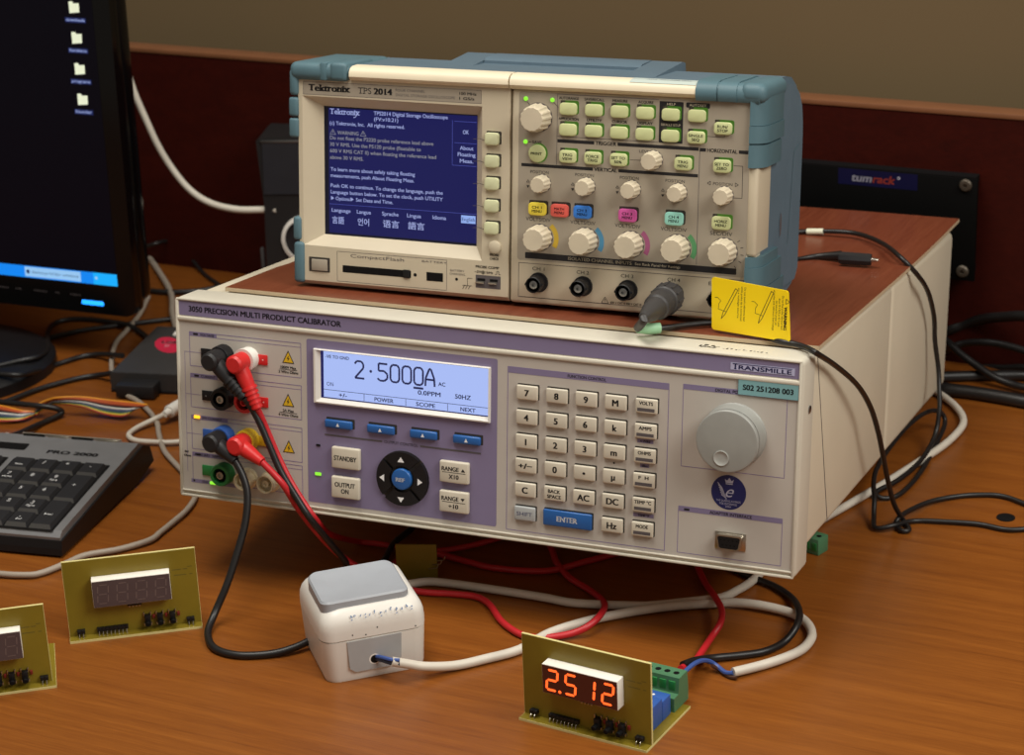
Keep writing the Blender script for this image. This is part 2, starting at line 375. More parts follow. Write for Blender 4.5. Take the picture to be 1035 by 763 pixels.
# printed frames, captions and warning signs
b = CB(); y = -.14
def caption(x0, x1, z, t, tx, frame_to, full=True, stripw=None):
    b.rect(x0, x1, z-3.0, z, 'purple', y) if full else b.rect(x0, stripw, z-3.0, z, 'purple', y)
    if not full: b.frame(stripw, x1, z-2.9, z-.2, .35, 'purple_dark', y)
    b.frame(x0, x1, frame_to, z-.2, .4, 'purple_dark', y-.02)
for z, zb, t, sw in ((115.7, 92.2, 'VOLTAGE', 31), (87.1, 63.7, 'CURRENT', 31), (58.2, 34.4, '2W CURRENT', 38), (32.2, 12.0, 'AUXILIARY TERMINALS', 44)):
    caption(10.6, 93.6, z, t, 0, zb, False, sw)
    if z != 58.2: b.rect(13.5, 17, z-2.2, z-.8, 'ink', y-.06)
    b.text(t, 18.6 if z != 32.2 else 12.2, z-2.35, 1.7, 'ink', y-.06, bold=.02)
b.rect(9.2, 44, 10.6, 13.2, 'purple', y-.03); b.text('GND', 17.5, 11.2, 1.5, 'ink', y-.08, bold=.02); b.disc(11.4, 12, .8, 'ink', y-.08); b.text('TRIG IN', 44, 10.7, 1.7, 'ink', y-.08, bold=.02); b.text('SIG OUT', 62, 10.7, 1.7, 'ink', y-.08, bold=.02)
b.line([(19.5, 101.6), (6.6, 101.6), (6.6, 18)], .3, 'purple_dark', y); b.line([(6.6, 72.5), (18, 72.5)], .3, 'purple_dark', y); b.line([(6.6, 45), (18, 45)], .3, 'purple_dark', y)
b.text('4W', 4.3, 31.0, 1.5, 'ink', y-.05, bold=.05); b.text('Ohms', 4.1, 28.4, 1.5, 'ink', y-.05, bold=.05)
b.build('panel_print', cal, 'printed purple frames and captions')
tri_y = mat('warning_yellow', (218, 178, 30), .5)
for cz, bolt, txt in ((101.7, True, ('1000V Max', '2 Wire Ohms')), (72.3, True, ('2A Max', '4 Wire Ohms')), (40.5, True, None)):
    b = CB(); cx = 84.3 if cz > 100 else 83.8; h = 7.5
    b.poly([(cx-4.4, cz-.5), (cx+4.4, cz-.5), (cx, cz+h+.7)], 'ink', y-.05); b.poly([(cx-3.5, cz+.05), (cx+3.5, cz+.05), (cx, cz+h-.5)], tri_y, y-.1)
    b.poly([(cx+.5, cz+5.0), (cx-1.0, cz+2.5), (cx-.1, cz+2.6), (cx-.5, cz+.7), (cx+1.0, cz+3.0), (cx+.1, cz+2.9)], 'ink', y-.15)
    if txt:
        b.text(txt[0], cx, cz-4.3, 1.8, 'ink', y-.05, align='C', bold=.03); b.line([(cx-6.5, cz-4.9), (cx+6.5, cz-4.9)], .35, 'ink', y-.05); b.text(txt[1], cx, cz-7.4, 1.8, 'ink', y-.05, align='C', bold=.03)
    b.build('warning_sign', cal, 'yellow warning triangle'+(' with a rating below' if txt else ''))
b = CB()
b.frame(239.6, 346, 7.6, 115.2, .4, 'purple_dark', y); b.rect(240, 346, 111.3, 115.1, 'purple', y-.02); b.text('FUNCTION CONTROL', 292.5, 112.3, 1.9, 'ink', y-.08, w=25.5, align='C', bold=.02)
b.frame(355.2, 420.6, 63.9, 116, .35, 'purple_dark', y); b.rect(355.2, 420.6, 112.9, 115.9, 'purple', y-.02); b.text('DIGITAL POTENTIOMETER', 375.5, 113.5, 1.9, 'ink', y-.08, bold=.02)
b.frame(354.4, 420.7, 7.8, 38, .35, 'purple_dark', y); b.rect(354.4, 420.7, 34.8, 37.9, 'purple', y-.02); b.text('ADAPTER INTERFACE', 388, 35.5, 1.9, 'ink', y-.08, w=27, align='C', bold=.02); b.rect(358, 361.5, 35.6, 36.9, 'ink', y-.08)
for z, t, w in ((76.2, '4-WIRE', 9.5), (60.4, 'dBm', 5), (28.1, 'TEMP \u00b0F', 12.5)):
    b.rect(332-w/2-.8, 332+w/2+.2, z-.6, z+1.9, 'purple', y); b.text(t, 331.7, z-.2, 1.5, 'ink', y-.05, align='C', bold=.03)
b.disc(311.5, 60.4, .6, 'ink', y-.05)
b.build('panel_print', cal, 'printed purple frames and captions')
b = CB(); Tt = TR(0, 0, 138.26) @ Matrix.Rotation(math.radians(-90), 4, 'X'); rr = random.Random(5)
for k in range(16):
    x = 361+rr.random()*11; q = 8+rr.random()*6; b.rect(x, x+.8+rr.random()*1.8, q, q+.7+rr.random()*2.2, 'ink', 0, 0, Tt)
for k in range(12):
    x = 376+2.4*k+rr.random(); b.rect(x, x+1.3, 8.6+rr.random()*1.5, 10.2+rr.random()*2, 'ink_grey', 0, 0, Tt)
b.build('label_remains', cal, 'smudged black remains of a label on the top edge')

# display
b = CB()
xo, zo = (103.4, 228.2), (77.0, 113.5); xi, zi = (107.8, 226.6), (80.6, 113.0 - .2)
oz = [(xo[0], zo[0]), (xo[1], zo[0]), (xo[1], zo[1]), (xo[0], zo[1])]; iz = [(xi[0]+.4, zi[0]), (xi[1]-.2, zi[0]), (xi[1]-.2, zi[1]-.4), (xi[0]+.4, zi[1]-.4)]
mid = [(xo[0]+1.6, zo[0]+1.2), (xo[1]-1.0, zo[0]+1.2), (xo[1]-1.0, zo[1]-.5), (xo[0]+1.6, zo[1]-.5)]
for A, ya, B_, yb in ((oz, 0, [(p[0]+.3*(1 if p[0] < 200 else -1), p[1]+.3*(1 if p[1] < 90 else -1)) for p in oz], -2.2), ([(p[0]+.3*(1 if p[0] < 200 else -1), p[1]+.3*(1 if p[1] < 90 else -1)) for p in oz], -2.2, mid, -2.4), (mid, -2.4, iz, -.25)):
    vv = [(p[0], ya, p[1]) for p in A]+[(p[0], yb, p[1]) for p in B_]
    b.add(vv, [(k, (k+1) % 4, 4+(k+1) % 4, 4+k) for k in range(4)], 'white')
b.build('display_frame', cal, 'pale raised frame of the display')
b = CB(); y = -.3
b.rect(107.6, 227, 80.4, 113, 'lcd_dark', y); b.rect(110.2, 226.6, 81.4, 112.2, 'lcd', y-.04)
yy = y-.08; i = 'lcd_ink'
b.text('-VE TO GND', 111.6, 107.9, 2.1, i, yy, w=17, bold=.02); b.text('ON', 112.4, 89.2, 2.7, i, yy, w=4.8)
# stroked large numerals
def strokes(x, z, w, h, segs, t=.95):
    P = {'a': [(0, 1), (1, 1)], 'b': [(1, 1), (1, .5)], 'c': [(1, .5), (1, 0)], 'd': [(0, 0), (1, 0)], 'e': [(0, 0), (0, .5)], 'f': [(0, .5), (0, 1)], 'g': [(0, .5), (1, .5)]}
    for s_ in segs: b.line([(x+q[0]*w, z+q[1]*h) for q in P[s_]], t, i, yy)
x0, zt, H_ = 132.6, 96.2, 11.6
b.line([(132.8, 106.0), (134.2, 107.9), (137.4, 107.9), (138.9, 106.2), (138.9, 103.6), (132.9, 96.6), (139.6, 96.6)], 1.3, i, yy)
b.disc(144.2, 102.0, .95, i, yy)
b.line([(156.0, 107.9), (149.8, 107.9), (149.8, 103.0), (153.6, 103.2), (156.0, 101.2), (156.0, 98.4), (153.8, 96.6), (150.6, 96.6), (149.0, 98.0)], 1.3, i, yy)
for xz in (158.2, 166.6, 174.9):
    w_ = 6.2; b.line([(xz+1.4, 96.6), (xz, 98.4), (xz, 106.1), (xz+1.4, 107.9), (xz+w_-1.4, 107.9), (xz+w_, 106.1), (xz+w_, 98.4), (xz+w_-1.4, 96.6), (xz+1.4, 96.6)], 1.3, i, yy)
b.rect(174.4, 181.4, 93.7, 95.1, i, yy)
b.line([(182.8, 96.4), (183.0, 101.5), (185.6, 107.9), (186.6, 107.9), (189.0, 101.5), (189.3, 96.4)], 1.3, i, yy); b.line([(183, 100.8), (189, 100.8)], 1.3, i, yy)
b.text('AC', 191.8, 97.4, 2.6, i, yy, w=5, bold=.02); b.text('0.0PPM', 177.5, 90.2, 2.9, i, yy, w=16, bold=.02); b.text('50HZ', 203.5, 90.4, 2.9, i, yy, w=11, bold=.02)
b.line([(110.4, 86.5), (226.4, 86.5)], .35, i, yy)
for xd in (139.3, 169, 198.4): b.line([(xd, 81.6), (xd, 86.5)], .35, i, yy)
for t, xc, w_ in (('+/-', 124, 6), ('POWER', 153.5, 13.5), ('SCOPE', 183, 13.5), ('NEXT', 212.5, 10.5)): b.text(t, xc, 82.5, 2.6, i, yy, w=w_, align='C', bold=.02)
b.build('display_screen', cal, 'lit blue display reading 2.5000A')

def key(x0, x1, z0, z1, m, name, parent, prot=2.4, r=.9, legend=None, well='key_side', by=-.1):
    # (x0..z1) is the extent in which key and its well show
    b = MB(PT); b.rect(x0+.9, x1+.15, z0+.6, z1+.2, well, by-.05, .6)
    b.box(x0+.75, x1-.45, by-prot, by, z0+.45, z1-.55, m, r, 3)
    if legend: legend(b, (x0+x1)/2+.1, (z0+z1)/2-.05, by-prot-.06)
    return b.build(name, parent)
PT = CT
def L_text(t, h, w=None, dz=0, dx=0, m='ink', bold=.03):
    def f(b, x, z, y): b.text(t, x+dx, z-h/2+dz, h, m, y, w=w, align='C', bold=bold)
    return f
def L_tri(b, x, z, y): b.poly([(x-1.2, z-1.2), (x+1.2, z-1.2), (x, z+1.3)], 'ink_white', y)
for x0, x1 in ((110.6, 132.2), (141.2, 162.5), (171.7, 192.6), (202, 222.9)):
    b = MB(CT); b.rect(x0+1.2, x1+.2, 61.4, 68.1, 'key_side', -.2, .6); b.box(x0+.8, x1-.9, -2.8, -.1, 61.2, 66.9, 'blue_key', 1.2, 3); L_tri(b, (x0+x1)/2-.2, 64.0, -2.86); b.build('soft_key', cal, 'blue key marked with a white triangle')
def L_two(a, c, h=2.6, wa=None, wc=None):
    def f(b, x, z, y): b.text(a, x, z+.5, h, 'ink', y, align='C', w=wa, bold=.035); b.text(c, x, z-h-.7, h, 'ink', y, align='C', w=wc, bold=.035)
    return f
def L_range(c, up):
    def f(b, x, z, y):
        b.text('RANGE', x-2.4, z+.9, 2.8, 'ink', y, align='C', w=12, bold=.035)
        b.poly([(x+5, z+1.0), (x+8, z+1.0), (x+6.5, z+3.2)] if up else [(x+5, z+3.2), (x+8, z+3.2), (x+6.5, z+1.0)], 'ink', y)
        b.line([(x-8, z-.1), (x+8.2, z-.1)], .4, 'ink', y); b.text(c, x, z-4.3, 2.9, 'ink', y, align='C', w=7, bold=.035)
    return f
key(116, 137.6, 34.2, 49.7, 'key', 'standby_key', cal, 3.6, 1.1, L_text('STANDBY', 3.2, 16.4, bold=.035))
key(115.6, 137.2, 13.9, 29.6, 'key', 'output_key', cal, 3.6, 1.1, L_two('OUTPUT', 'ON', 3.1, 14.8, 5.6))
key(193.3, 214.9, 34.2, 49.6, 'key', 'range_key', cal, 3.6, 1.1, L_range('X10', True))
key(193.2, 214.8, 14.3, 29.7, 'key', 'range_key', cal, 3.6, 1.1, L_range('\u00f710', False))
cx, cz = 167.0, 32.6
for k in range(4):
    a0 = 45+90*k+3.2; a1 = a0+90-6.4; N = 10; pts = []
    for q in range(N+1): a = math.radians(a0+(a1-a0)*q/N); pts.append((cx+18.2*math.cos(a), cz+18.2*math.sin(a)))
    for q in range(N, -1, -1): a = math.radians(a0+4+(a1-a0-8)*q/N); pts.append((cx+8.9*math.cos(a), cz+8.9*math.sin(a)))
    b = CB(); b.prism(pts, -2.6, -.1, 'black'); ins = [(cx+(p[0]-cx)*.93+.0, cz+(p[1]-cz)*.93) for p in pts]
    am = math.radians(90*k+90); tx, tz = cx+13.4*math.cos(am), cz+13.4*math.sin(am); Tm = TR(tx-.6, 0, tz-.5) @ Matrix.Rotation(-(am-math.pi/2), 4, 'Y')
    b.poly([(-2.4, -1.5), (2.4, -1.5), (0, 2.0)], 'ink_white', -2.7, Tm); b.build('arrow_key', cal, 'black curved key with a white arrow')
b = CB(); b.disc(cx, cz, 18.6, 'key_side', -.18, 40); b.build('arrow_pad_ring', cal)
b = CB(); b.lathe([(7.2, 0), (7.2, 2.6), (6.6, 3.4), (4, 3.8)], 'blue_key', TR(cx, -.2, cz)); b.text('REF', cx-.4, cz-1.3, 2.5, 'ink_white', -4.08, align='C', w=6.6, bold=.04); b.build('reference_key', cal, 'round blue key lettered REF')

# keypad
def L_fn(t, w): 
    def f(b, x, z, y): b.text(t, x, z+.9, 2.2, 'ink', y, align='C', w=w+.6, bold=.035); b.rect(x-5.6, x+5.6, z-3.3, z-1.2, 'ink_grey', y)
    return f
rows_z = (105.0, 88.9, 73.0, 57.1, 41.1, 25.2); cols_x = (245.5, 265.4, 285.0, 304.4, 324.4)
LEG = [['7', '8', '9', 'M', ('VOLTS', 8.5)], ['4', '5', '6', 'k', ('AMPS', 8)], ['1', '2', '3', 'm', ('OHMS', 8)], ['+/\u2212', '0', '\u2022', '\u00b5', ('F  H', 6)], ['C', 'BS', 'AC', 'DC', ('TEMP \u00b0C', 10.5)], ['SHIFT', None, None, 'Hz', ('MODE', 7.5)]]
for ri, row in enumerate(LEG):
    z1 = rows_z[ri]; sh = -.12*ri
    for ci, t in enumerate(row):
        if t is None: continue
        x0 = cols_x[ci]+sh; x1 = x0+15.5; z0 = z1-10.4
        if ci == 4: lg = L_fn(*t)
        elif t == 'BS': lg = L_two('BACK', 'SPACE', 2.3, 8.2, 9.4)
        elif t == 'SHIFT': lg = L_text(t, 2.6, 10.5, m='navy', bold=.0)
        else: lg = L_text(t, 4.1 if len(t) < 3 else 3.4, None if len(t) < 3 else 9.5, bold=.04)
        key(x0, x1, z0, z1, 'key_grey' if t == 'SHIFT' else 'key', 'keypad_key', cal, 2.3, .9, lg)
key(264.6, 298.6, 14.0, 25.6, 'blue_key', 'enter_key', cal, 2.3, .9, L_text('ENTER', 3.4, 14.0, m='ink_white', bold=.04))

# encoder wheel
b = CB(); ex, ez = 388.6, 87.6
b.lathe([(20.2, 0), (20.2, 1.2), (19.8, 1.6), (19.4, 12.8)], 'knob_grey', TR(ex, -.1, ez), 60, cap=False); b.lathe([(19.0, 12.6), (19.0, 13.4)], 'key_side', TR(ex, -.1, ez), 60); b.lathe([(19.4, 13.4), (19.5, 16.2), (18.9, 17.0), (17.6, 17.2)], 'knob_grey', TR(ex, -.1, ez), 60)
b.build('encoder_base', cal) if False else None
knob = b.build('encoder_knob', cal, 'large grey turning knob with a finger dimple')
b = CB(); b.lathe([(4.7, 17.0), (4.9, 17.7), (4.5, 17.9), (3.6, 17.4), (2.0, 17.28), (.4, 17.25)], mat('dimple_grey', (164, 165, 160), .4), TR(ex-3.0, -.1, ez-10.6), 28, cap=True); d = b.build('finger_dimple', knob)
# emblem
b = CB(); b.disc(386.2, 50.6, 11.1, 'navy', -.2, 44); w_ = 'ink_grey' if False else mat('pale_emblem_print', (176, 176, 196), .5)
y = -.28
b.text('e', 384.3, 47.6, 8.0, w_, y, shear=.45, bold=-.005)
for k in range(6): b.line([(379.0+.5*k, 56.4-1.5*k), (381.8+.6*k, 53.2-1.3*k), (383.2+.3*k, 50.4-.9*k)], .5, w_, y)
b.poly([(384.2, 56.6), (388.6, 56.6), (389.2, 59.0), (387.8, 58.0), (386.4, 60.0), (385.0, 58.0), (383.6, 59.0)], w_, y); b.rect(384.2, 388.6, 55.7, 56.3, w_, y)
b.text("THE QUEEN'S AWARDS", 386.2, 44.4, 1.3, w_, y, align='C', w=15.5); b.text('FOR ENTERPRISE', 386.2, 42.5, 1.3, w_, y, align='C', w=11); b.text('2006', 386.2, 40.9, 1.2, w_, y, align='C', w=3.6)
b.build('award_emblem', cal, 'round dark blue emblem with a crown')
b = CB(); b.box(389.8, 427.6, -.9, -.1, 113.3, 123.2, 'asset', 0); b.frame(389.9, 427.5, 113.4, 123.1, .3, 'ink_grey', -.95); b.text('S02 251208 003', 408.6, 116.7, 3.3, 'ink', -1.0, align='C', w=31.5, bold=.03); b.build('asset_label', cal, 'pale teal label S02 251208 003')
# nine pin socket
b = CB()
pts = [(380.0, 24.2), (397.0, 24.2), (396.6, 14.2), (381.2, 14.2)]
b.box(378.6, 398.4, -.9, 0, 14.0, 25.2, 'metal', .4)
D = [(380.6, 23.6), (381.6, 24.6), (396.0, 24.6), (397.0, 23.6), (395.6, 16.2), (394.4, 15.2), (383.2, 15.2), (382.0, 16.2)]
b.prism(D, -5.6, -.5, 'metal'); Di = [(388.8+(p[0]-388.8)*.88, 19.9+(p[1]-19.9)*.82) for p in D]; b.poly(Di, 'black', -5.7)
for n_, z_, o_ in ((5, 21.6, 0), (4, 18.4, 1.3)):
    for k in range(n_): b.disc(388.8+(k-(n_-1)/2)*2.6, z_, .55, 'dark', -5.78, 8)
b.build('nine_pin_socket', cal, 'metal nine pin socket')

# terminals
def jack(x, z, m, ring=None):
    b = CB(); T_ = TR(x, -.1, z)
    b.lathe([(7.6, 0), (7.6, 7.0), (7.0, 8.2), (5.0, 8.2), (5.0, 4.0)], m, T_, 30, cap=False); b.lathe([(5.0, .5), (5.0, 4.2), (0.2, 4.2)], 'dark', T_, 20, cap=False); b.lathe([(2.6, 3.0), (2.6, 7.8), (1.6, 7.8), (1.6, 6.0)], 'metal' if m in ('green', 'black') else m, T_, 16)
    return b.build('binding_post', cal)
def plate(x0, x1, z0, z1, m, sign=''):
    b = CB(); b.box(x0, x1, -1.0, 0, z0, z1, m, .9)
    if sign: b.text(sign, x0+3.2 if x0 < 40 else x1-3.2, (z0+z1)/2-.8, 1.8, 'ink_white', -1.06, align='C')
    b.build('terminal_plate', cal)
for xl, xr, z, ml, mr, ring2 in ((36.6, 55.4, 101.9, 'black', 'red', 'white'), (36.8, 54.6, 73.0, 'black', 'red', 'red'), (36.0, 54.4, 46.2, 'blue_plastic', 'yellow', 'yellow')):
    plate(19.2, 38, z-3.8, z+3.2, ml, '-'); plate(54, 69.2, z-3.8, z+3.2, mr, '+')
    jack(xl, z, ml); jack(xr, z, ring2)
plate(18, 36, 16.6, 24.0, 'green', ''); jack(35.4, 20.2, 'green')
for x in (53.0, 70.2):
    b = CB(); T_ = TR(x, -.1, 18.8)
    b.lathe([(7.3, 0), (7.3, 2.0), (6.2, 2.2), (6.2, 9.5), (5.3, 9.5), (5.3, 4.5)], 'brass', T_, 28, cap=False); b.lathe([(5.3, 1), (5.3, 4.6), (.3, 4.6)], 'beige', T_, 20, cap=False); b.lathe([(2.3, 3), (2.3, 8.4), (1.2, 8.4), (1.2, 7)], 'brass', T_, 16)
    b.box(x-7.2, x-5.8, -4.6, -2.6, 18.0, 19.6, 'brass', .3); b.box(x+5.8, x+7.2, -4.6, -2.6, 18.0, 19.6, 'brass', .3); b.build('coaxial_socket', cal)
def led(x, z, m, name, lab=None):
    b = CB(); b.box(x-2.3, x+2.3, -1, 0, z-1.1, z+1.1, m, .5); b.build(name, cal, lab)
led(14.9, 57.0, 'led_orange', 'indicator_light', 'lit orange indicator'); led(25.9, 11.9, 'led_green', 'indicator_light', 'lit green indicator by the green terminal'); led(105.4, 28.1, 'led_green', 'indicator_light', 'lit green indicator by the output key')

# case: cover, side grooves, feet
b = CB(); b.box(1.2, 428.8, 28, 250, 11, 136.4, 'cover', 4.5, 3); b.build('cover', cal)
b = CB(); b.box(1.2, 428.8, 250.7, 470, 11, 137.4, 'cover', 6, 3); b.build('cover', cal)
b = CB(); b.prism([(36, 134), (36.9, 134), (84, 12), (83, 12)], 0, .15, 'ink_grey', TR(429.0, 0, 0) @ Matrix.Rotation(math.radians(90), 4, 'Z')); b.build('side_seam', cal)
b = CB(); b.lathe([(2.6, 0), (2.6, .6), (1.6, 1.0)], 'steel', TR(430, 17, 104) @ Matrix.Rotation(math.radians(90), 4, 'Z'), 16); b.build('side_screw', cal)
for x in (45, 385):
    b = CB(); b.box(x-10, x+10, 440, 460, 1.5, 12, 'black_soft', 1.5); b.build('rear_foot', cal)
for x in (95, 335):
    b = CB(); b.box(x-12, x+12, 165, 176, -34, 14, 'black', 2); b.box(x-14, x+14, 162, 178, -37.2, -32, 'black_soft', 1.5); b.build('tilt_foot', cal)

# veneered board lying on the calibrator
sheet = None
b = MB(); nx, ny = 14, 24; th = 2.6
def SZ(x, y): 
    l = max(0, (y-230)/270); return 137.9 + 5.5*l*l*(.55+.45*(x+215)/430) + (.8*math.sin(x*.012+.4) if y > 120 else 0)
vs_ = []; fs = []
for lay in (0, 1):
    for j in range(ny+1):
        for i_ in range(nx+1):
            x = -194+i_*(410/nx); y = 31+j*(447/ny); vs_.append((x, y, SZ(x, y)+(th if lay == 0 else 0)))
W1 = nx+1; N1 = W1*(ny+1)
top = [(j*W1+i_, j*W1+i_+1, (j+1)*W1+i_+1, (j+1)*W1+i_) for j in range(ny) for i_ in range(nx)]
bot = [tuple(reversed([N1+k for k in f])) for f in top]
rim = []
for i_ in range(nx): rim.append((i_+1, i_, N1+i_, N1+i_+1)); a = ny*W1+i_; rim.append((a, a+1, N1+a+1, N1+a))
for j in range(ny): a = j*W1; rim.append((a, a+W1, N1+a+W1, N1+a)); a = j*W1+nx; rim.append((a+W1, a, N1+a, N1+a+W1))
b.add(vs_, top, 'sheet', True); b.add(vs_, bot, 'sheet_edge'); b.add(vs_, rim, 'sheet_edge')
o = b.build('veneer_board'); o.matrix_world = cal.matrix_world.copy()
tag(o, 'red brown veneered board lying on the calibrator under the oscilloscope', 'board')

# ---------------------------------------------------------------- oscilloscope (local: X -161..161, Z 0..150, -Y towards the viewer)
S_R = CAL_R @ RZ(.0108918) @ RX(-.01764414) @ RY(-.00599984)
S_O = CAL_O + CAL_R @ Vector((6.1, 55.8, 138.2+2.72))
osc = thing('oscilloscope', 'blue grey and beige oscilloscope with a blue screen, standing on the calibrator', 'oscilloscope', S_O, S_R)
PT = Matrix.Identity(4)
YZ = Matrix.Rotation(math.radians(90), 4, 'Z')       # prism profile (y, z) extruded along x: local X->Y, local Y->-X
def side_prism(b, prof, x0, x1, m, smooth=False): b.prism(prof, -x1, -x0, m, YZ, smooth)
b = MB()
prof = [(10, 6), (10, 150), (70, 150.5), (86, 148.5), (100, 142), (109, 132), (113, 118), (114, 100), (114, 16), (108, 9), (88, 5)]
side_prism(b, prof, -157.5, 157.5, 'slate'); side_prism(b, [(12, 12), (12, 146), (60, 147), (84, 144), (98, 137), (106, 128), (110, 116), (111, 100), (111, 20), (104, 13)], -160.5, 160.5, 'slate')
b.line([(0, 0), (0, 0)], .1, 'slate'); b.build('case', osc, 'blue grey case')
b = MB()   # side recess with finger hole and panel crease
Ts = TR(160.7, 0, 0) @ YZ
b.line([(104, 104), (88, 100), (80, 40)], .7, 'teal', 0, Ts); b.disc(0, 0, 1, 'slate', 0, 20, Ts @ TR(59, 0, 56) @ Matrix.Diagonal((3.2, 1, 8.5, 1))); b.disc(0, 0, 1, 'ink_grey', -.05, 20, Ts @ TR(59.6, 0, 56) @ Matrix.Diagonal((2.2, 1, 7.6, 1))); b.build('side_recess', osc)
# left front module with the screen opening
b = MB(); ox = (-155.2, -4.4); ozz = (5.5, 141.4)
inn = [(-152.2, 29.6), (-23.0, 28.3), (-23.6, 128.9), (-152.2, 129.7)]; out = [(ox[0], ozz[0]), (ox[1], ozz[0]), (ox[1], ozz[1]), (ox[0], ozz[1])]
scr = [(-140, 36.4), (-30, 36.2), (-30, 122.2), (-140, 122.6)]
V = [(p[0], 0, p[1]) for p in out]+[(p[0], 0, p[1]) for p in inn]; b.add(V, [(k, (k+1) % 4, 4+(k+1) % 4, 4+k) for k in range(4)], 'beige')
V = [(p[0], 0, p[1]) for p in inn]+[(p[0], 8.0, p[1]) for p in scr]; b.add(V, [(k, (k+1) % 4, 4+(k+1) % 4, 4+k) for k in range(4)], 'beige')
o2 = [(ox[0]-.3, 2.6), (ox[1]+.2, 2.4), (ox[1]+.2, 142), (ox[0]-.3, 142)]; V = [(p[0], 0, p[1]) for p in out]+[(p[0], 3.5, p[1]) for p in o2]+[(p[0], 30, p[1]) for p in o2]
b.add(V, [(4+k, 4+(k+1) % 4, (k+1) % 4, k) for k in range(4)]+[(8+k, 8+(k+1) % 4, 4+(k+1) % 4, 4+k) for k in range(4)], 'beige')
b.frame(-127.4, -47.8, 6.6, 26.8, .3, 'ink_grey', -.05)
b.build('screen_bezel', osc, 'beige front half around the screen')
b = MB(); b.box(-3.2, 156, 0, 30, 2.4, 141.4, 'beige', 2.2, 3)
b.rect(1.8, 154.6, 31.0, 139.9, 'beige_panel', -.04, 2); b.frame(2.9, 153.5, 6.8, 29.2, .35, 'ink_grey', -.08)
b.build('control_bezel', osc, 'beige front half around the controls')
b = MB(); side_prism(b, [(1, 141), (-2.2, 142), (-3.6, 144), (-3.4, 147), (-1.5, 149.4), (2, 150.6), (9.5, 151), (12, 141)], -116.4, -4.6, mat('pale_beige', (226, 213, 186), .5, vary=.02), True); side_prism(b, [(1, 141), (-2.2, 142), (-3.6, 144), (-3.4, 147), (-1.5, 149.4), (2, 150.6), (9.5, 151), (12, 141)], -3.6, 119.4, M['beige'] if False else 'beige', True)
b.mats[1] = b.mats[0]; b.build('top_lip', osc, 'pale beige rounded top edge')
b = MB(); side_prism(b, [(32, 44), (2, 44), (2, 101.5), (32, 101.5)], 154, 160.2, 'beige'); b.box(153.5, 160.6, -.5, 32, 44, 101.5, 'beige', 2.5, 3); b.build('side_cheek', osc, 'beige strip between the right corner bumpers')
# rubber corner bumpers
b = MB()
b.box(-160.6, -116.6, -3.6, 66, 140.0, 152.0, 'teal', 4.5, 3); b.box(-161.0, -154.6, -2.6, 40, 129.5, 147, 'teal', 2.5, 3); b.box(-161.6, -154.8, -2.2, 40, 115.6, 128.4, 'teal', 1.8, 3); b.box(-161.6, -154.8, -2.2, 40, 101.6, 114.6, 'teal', 1.8, 3)
b.box(-137.5, -132.5, -3.9, 30, 140.6, 152.5, 'teal', 1.2); b.box(-130.5, -118, -4.1, 40, 140.6, 152.8, 'teal', 2.6, 3)
b.build('corner_bumper', osc, 'teal rubber upper left corner')
b = MB(); b.box(-159.6, -153.6, -1.8, 40, 32.6, 48.4, 'teal', 2, 3); b.box(-159.2, -151.5, -2.2, 40, 3.4, 31.6, 'teal', 2.6, 3); b.build('corner_bumper', osc, 'teal rubber lower left corner')
def vprism(b, prof, z0, z1, m): b.prism([(p[0], -p[1]) for p in prof], z0, z1, m, Matrix.Rotation(math.radians(90), 4, 'X'), True)
def wrap(rx, d, yb): return [(154.4, -2.0-d)]+[(154.4+ (rx-154.4)*math.sin(math.radians(a)), -2.0-d+13*(1-math.cos(math.radians(a)))) for a in range(15, 91, 15)]+[(rx, yb-2), (rx-1.5, yb), (154.4, yb)]
b = MB(); lip = [(1, 139.7), (-2.6, 140.2), (-3.8, 142.5), (-4, 146), (-2.6, 149.4), (0.5, 151.6), (5, 152.4), (44, 152.5), (50, 151.2), (50, 140)]
side_prism(b, lip, 119.6, 132.8, 'teal', True); side_prism(b, lip, 134.0, 145.6, 'teal', True); side_prism(b, [(p[0]+.8 if p[0] < 1 else p[0], min(p[1], 151.6)) for p in lip], 119.9, 160, 'teal', True)
b.box(146.8, 164.2, -3.6, 52, 139.7, 152.4, 'teal', 5.5, 5); vprism(b, wrap(163.8, .4, 46), 126.2, 147, 'teal'); vprism(b, wrap(164.6, .9, 46), 115.4, 125.9, 'teal'); vprism(b, wrap(162.6, -.2, 44), 113.6, 116, 'teal'); vprism(b, wrap(164.2, .7, 42), 100.2, 114.2, 'teal')
b.build('corner_bumper', osc, 'teal rubber upper right corner')
b = MB(); vprism(b, wrap(163.4, .2, 46), 37.6, 44.0, 'teal'); vprism(b, wrap(164.4, .8, 52), 24, 37.4, 'teal'); vprism(b, wrap(163, 0, 50), 22, 25, 'teal'); vprism(b, wrap(164.4, .8, 60), 6, 23.4, 'teal'); b.box(152, 163, -1, 60, 3.4, 9, 'teal', 2.5, 3); b.build('corner_bumper', osc, 'teal rubber lower right corner')
# carrying handle
hd = None
b = MB()
side_prism(b, [(36, 149.5), (86, 155), (92, 154), (94, 146), (80, 145)], -69, -48, 'slate'); side_prism(b, [(14, 149.5), (86, 155), (92, 154), (94, 146), (80, 145)], 63, 84, 'slate')
side_prism(b, [(62, 150), (62, 152.4), (66, 154.2), (86, 155.2), (92, 154), (92, 150)], -47.4, 62.4, 'slate', True)
b.build('carrying_handle', osc, 'folded blue grey carrying handle')
for x in (-128, 120):
    b = MB(); b.box(x-14, x+10, 14, 30, -1.6, 6, 'beige', 1.2); b.build('foot', osc)
    b = MB(); b.box(x-10, x+10, 84, 100, -1.4, 10, 'black_soft', 1.2); b.build('foot', osc)

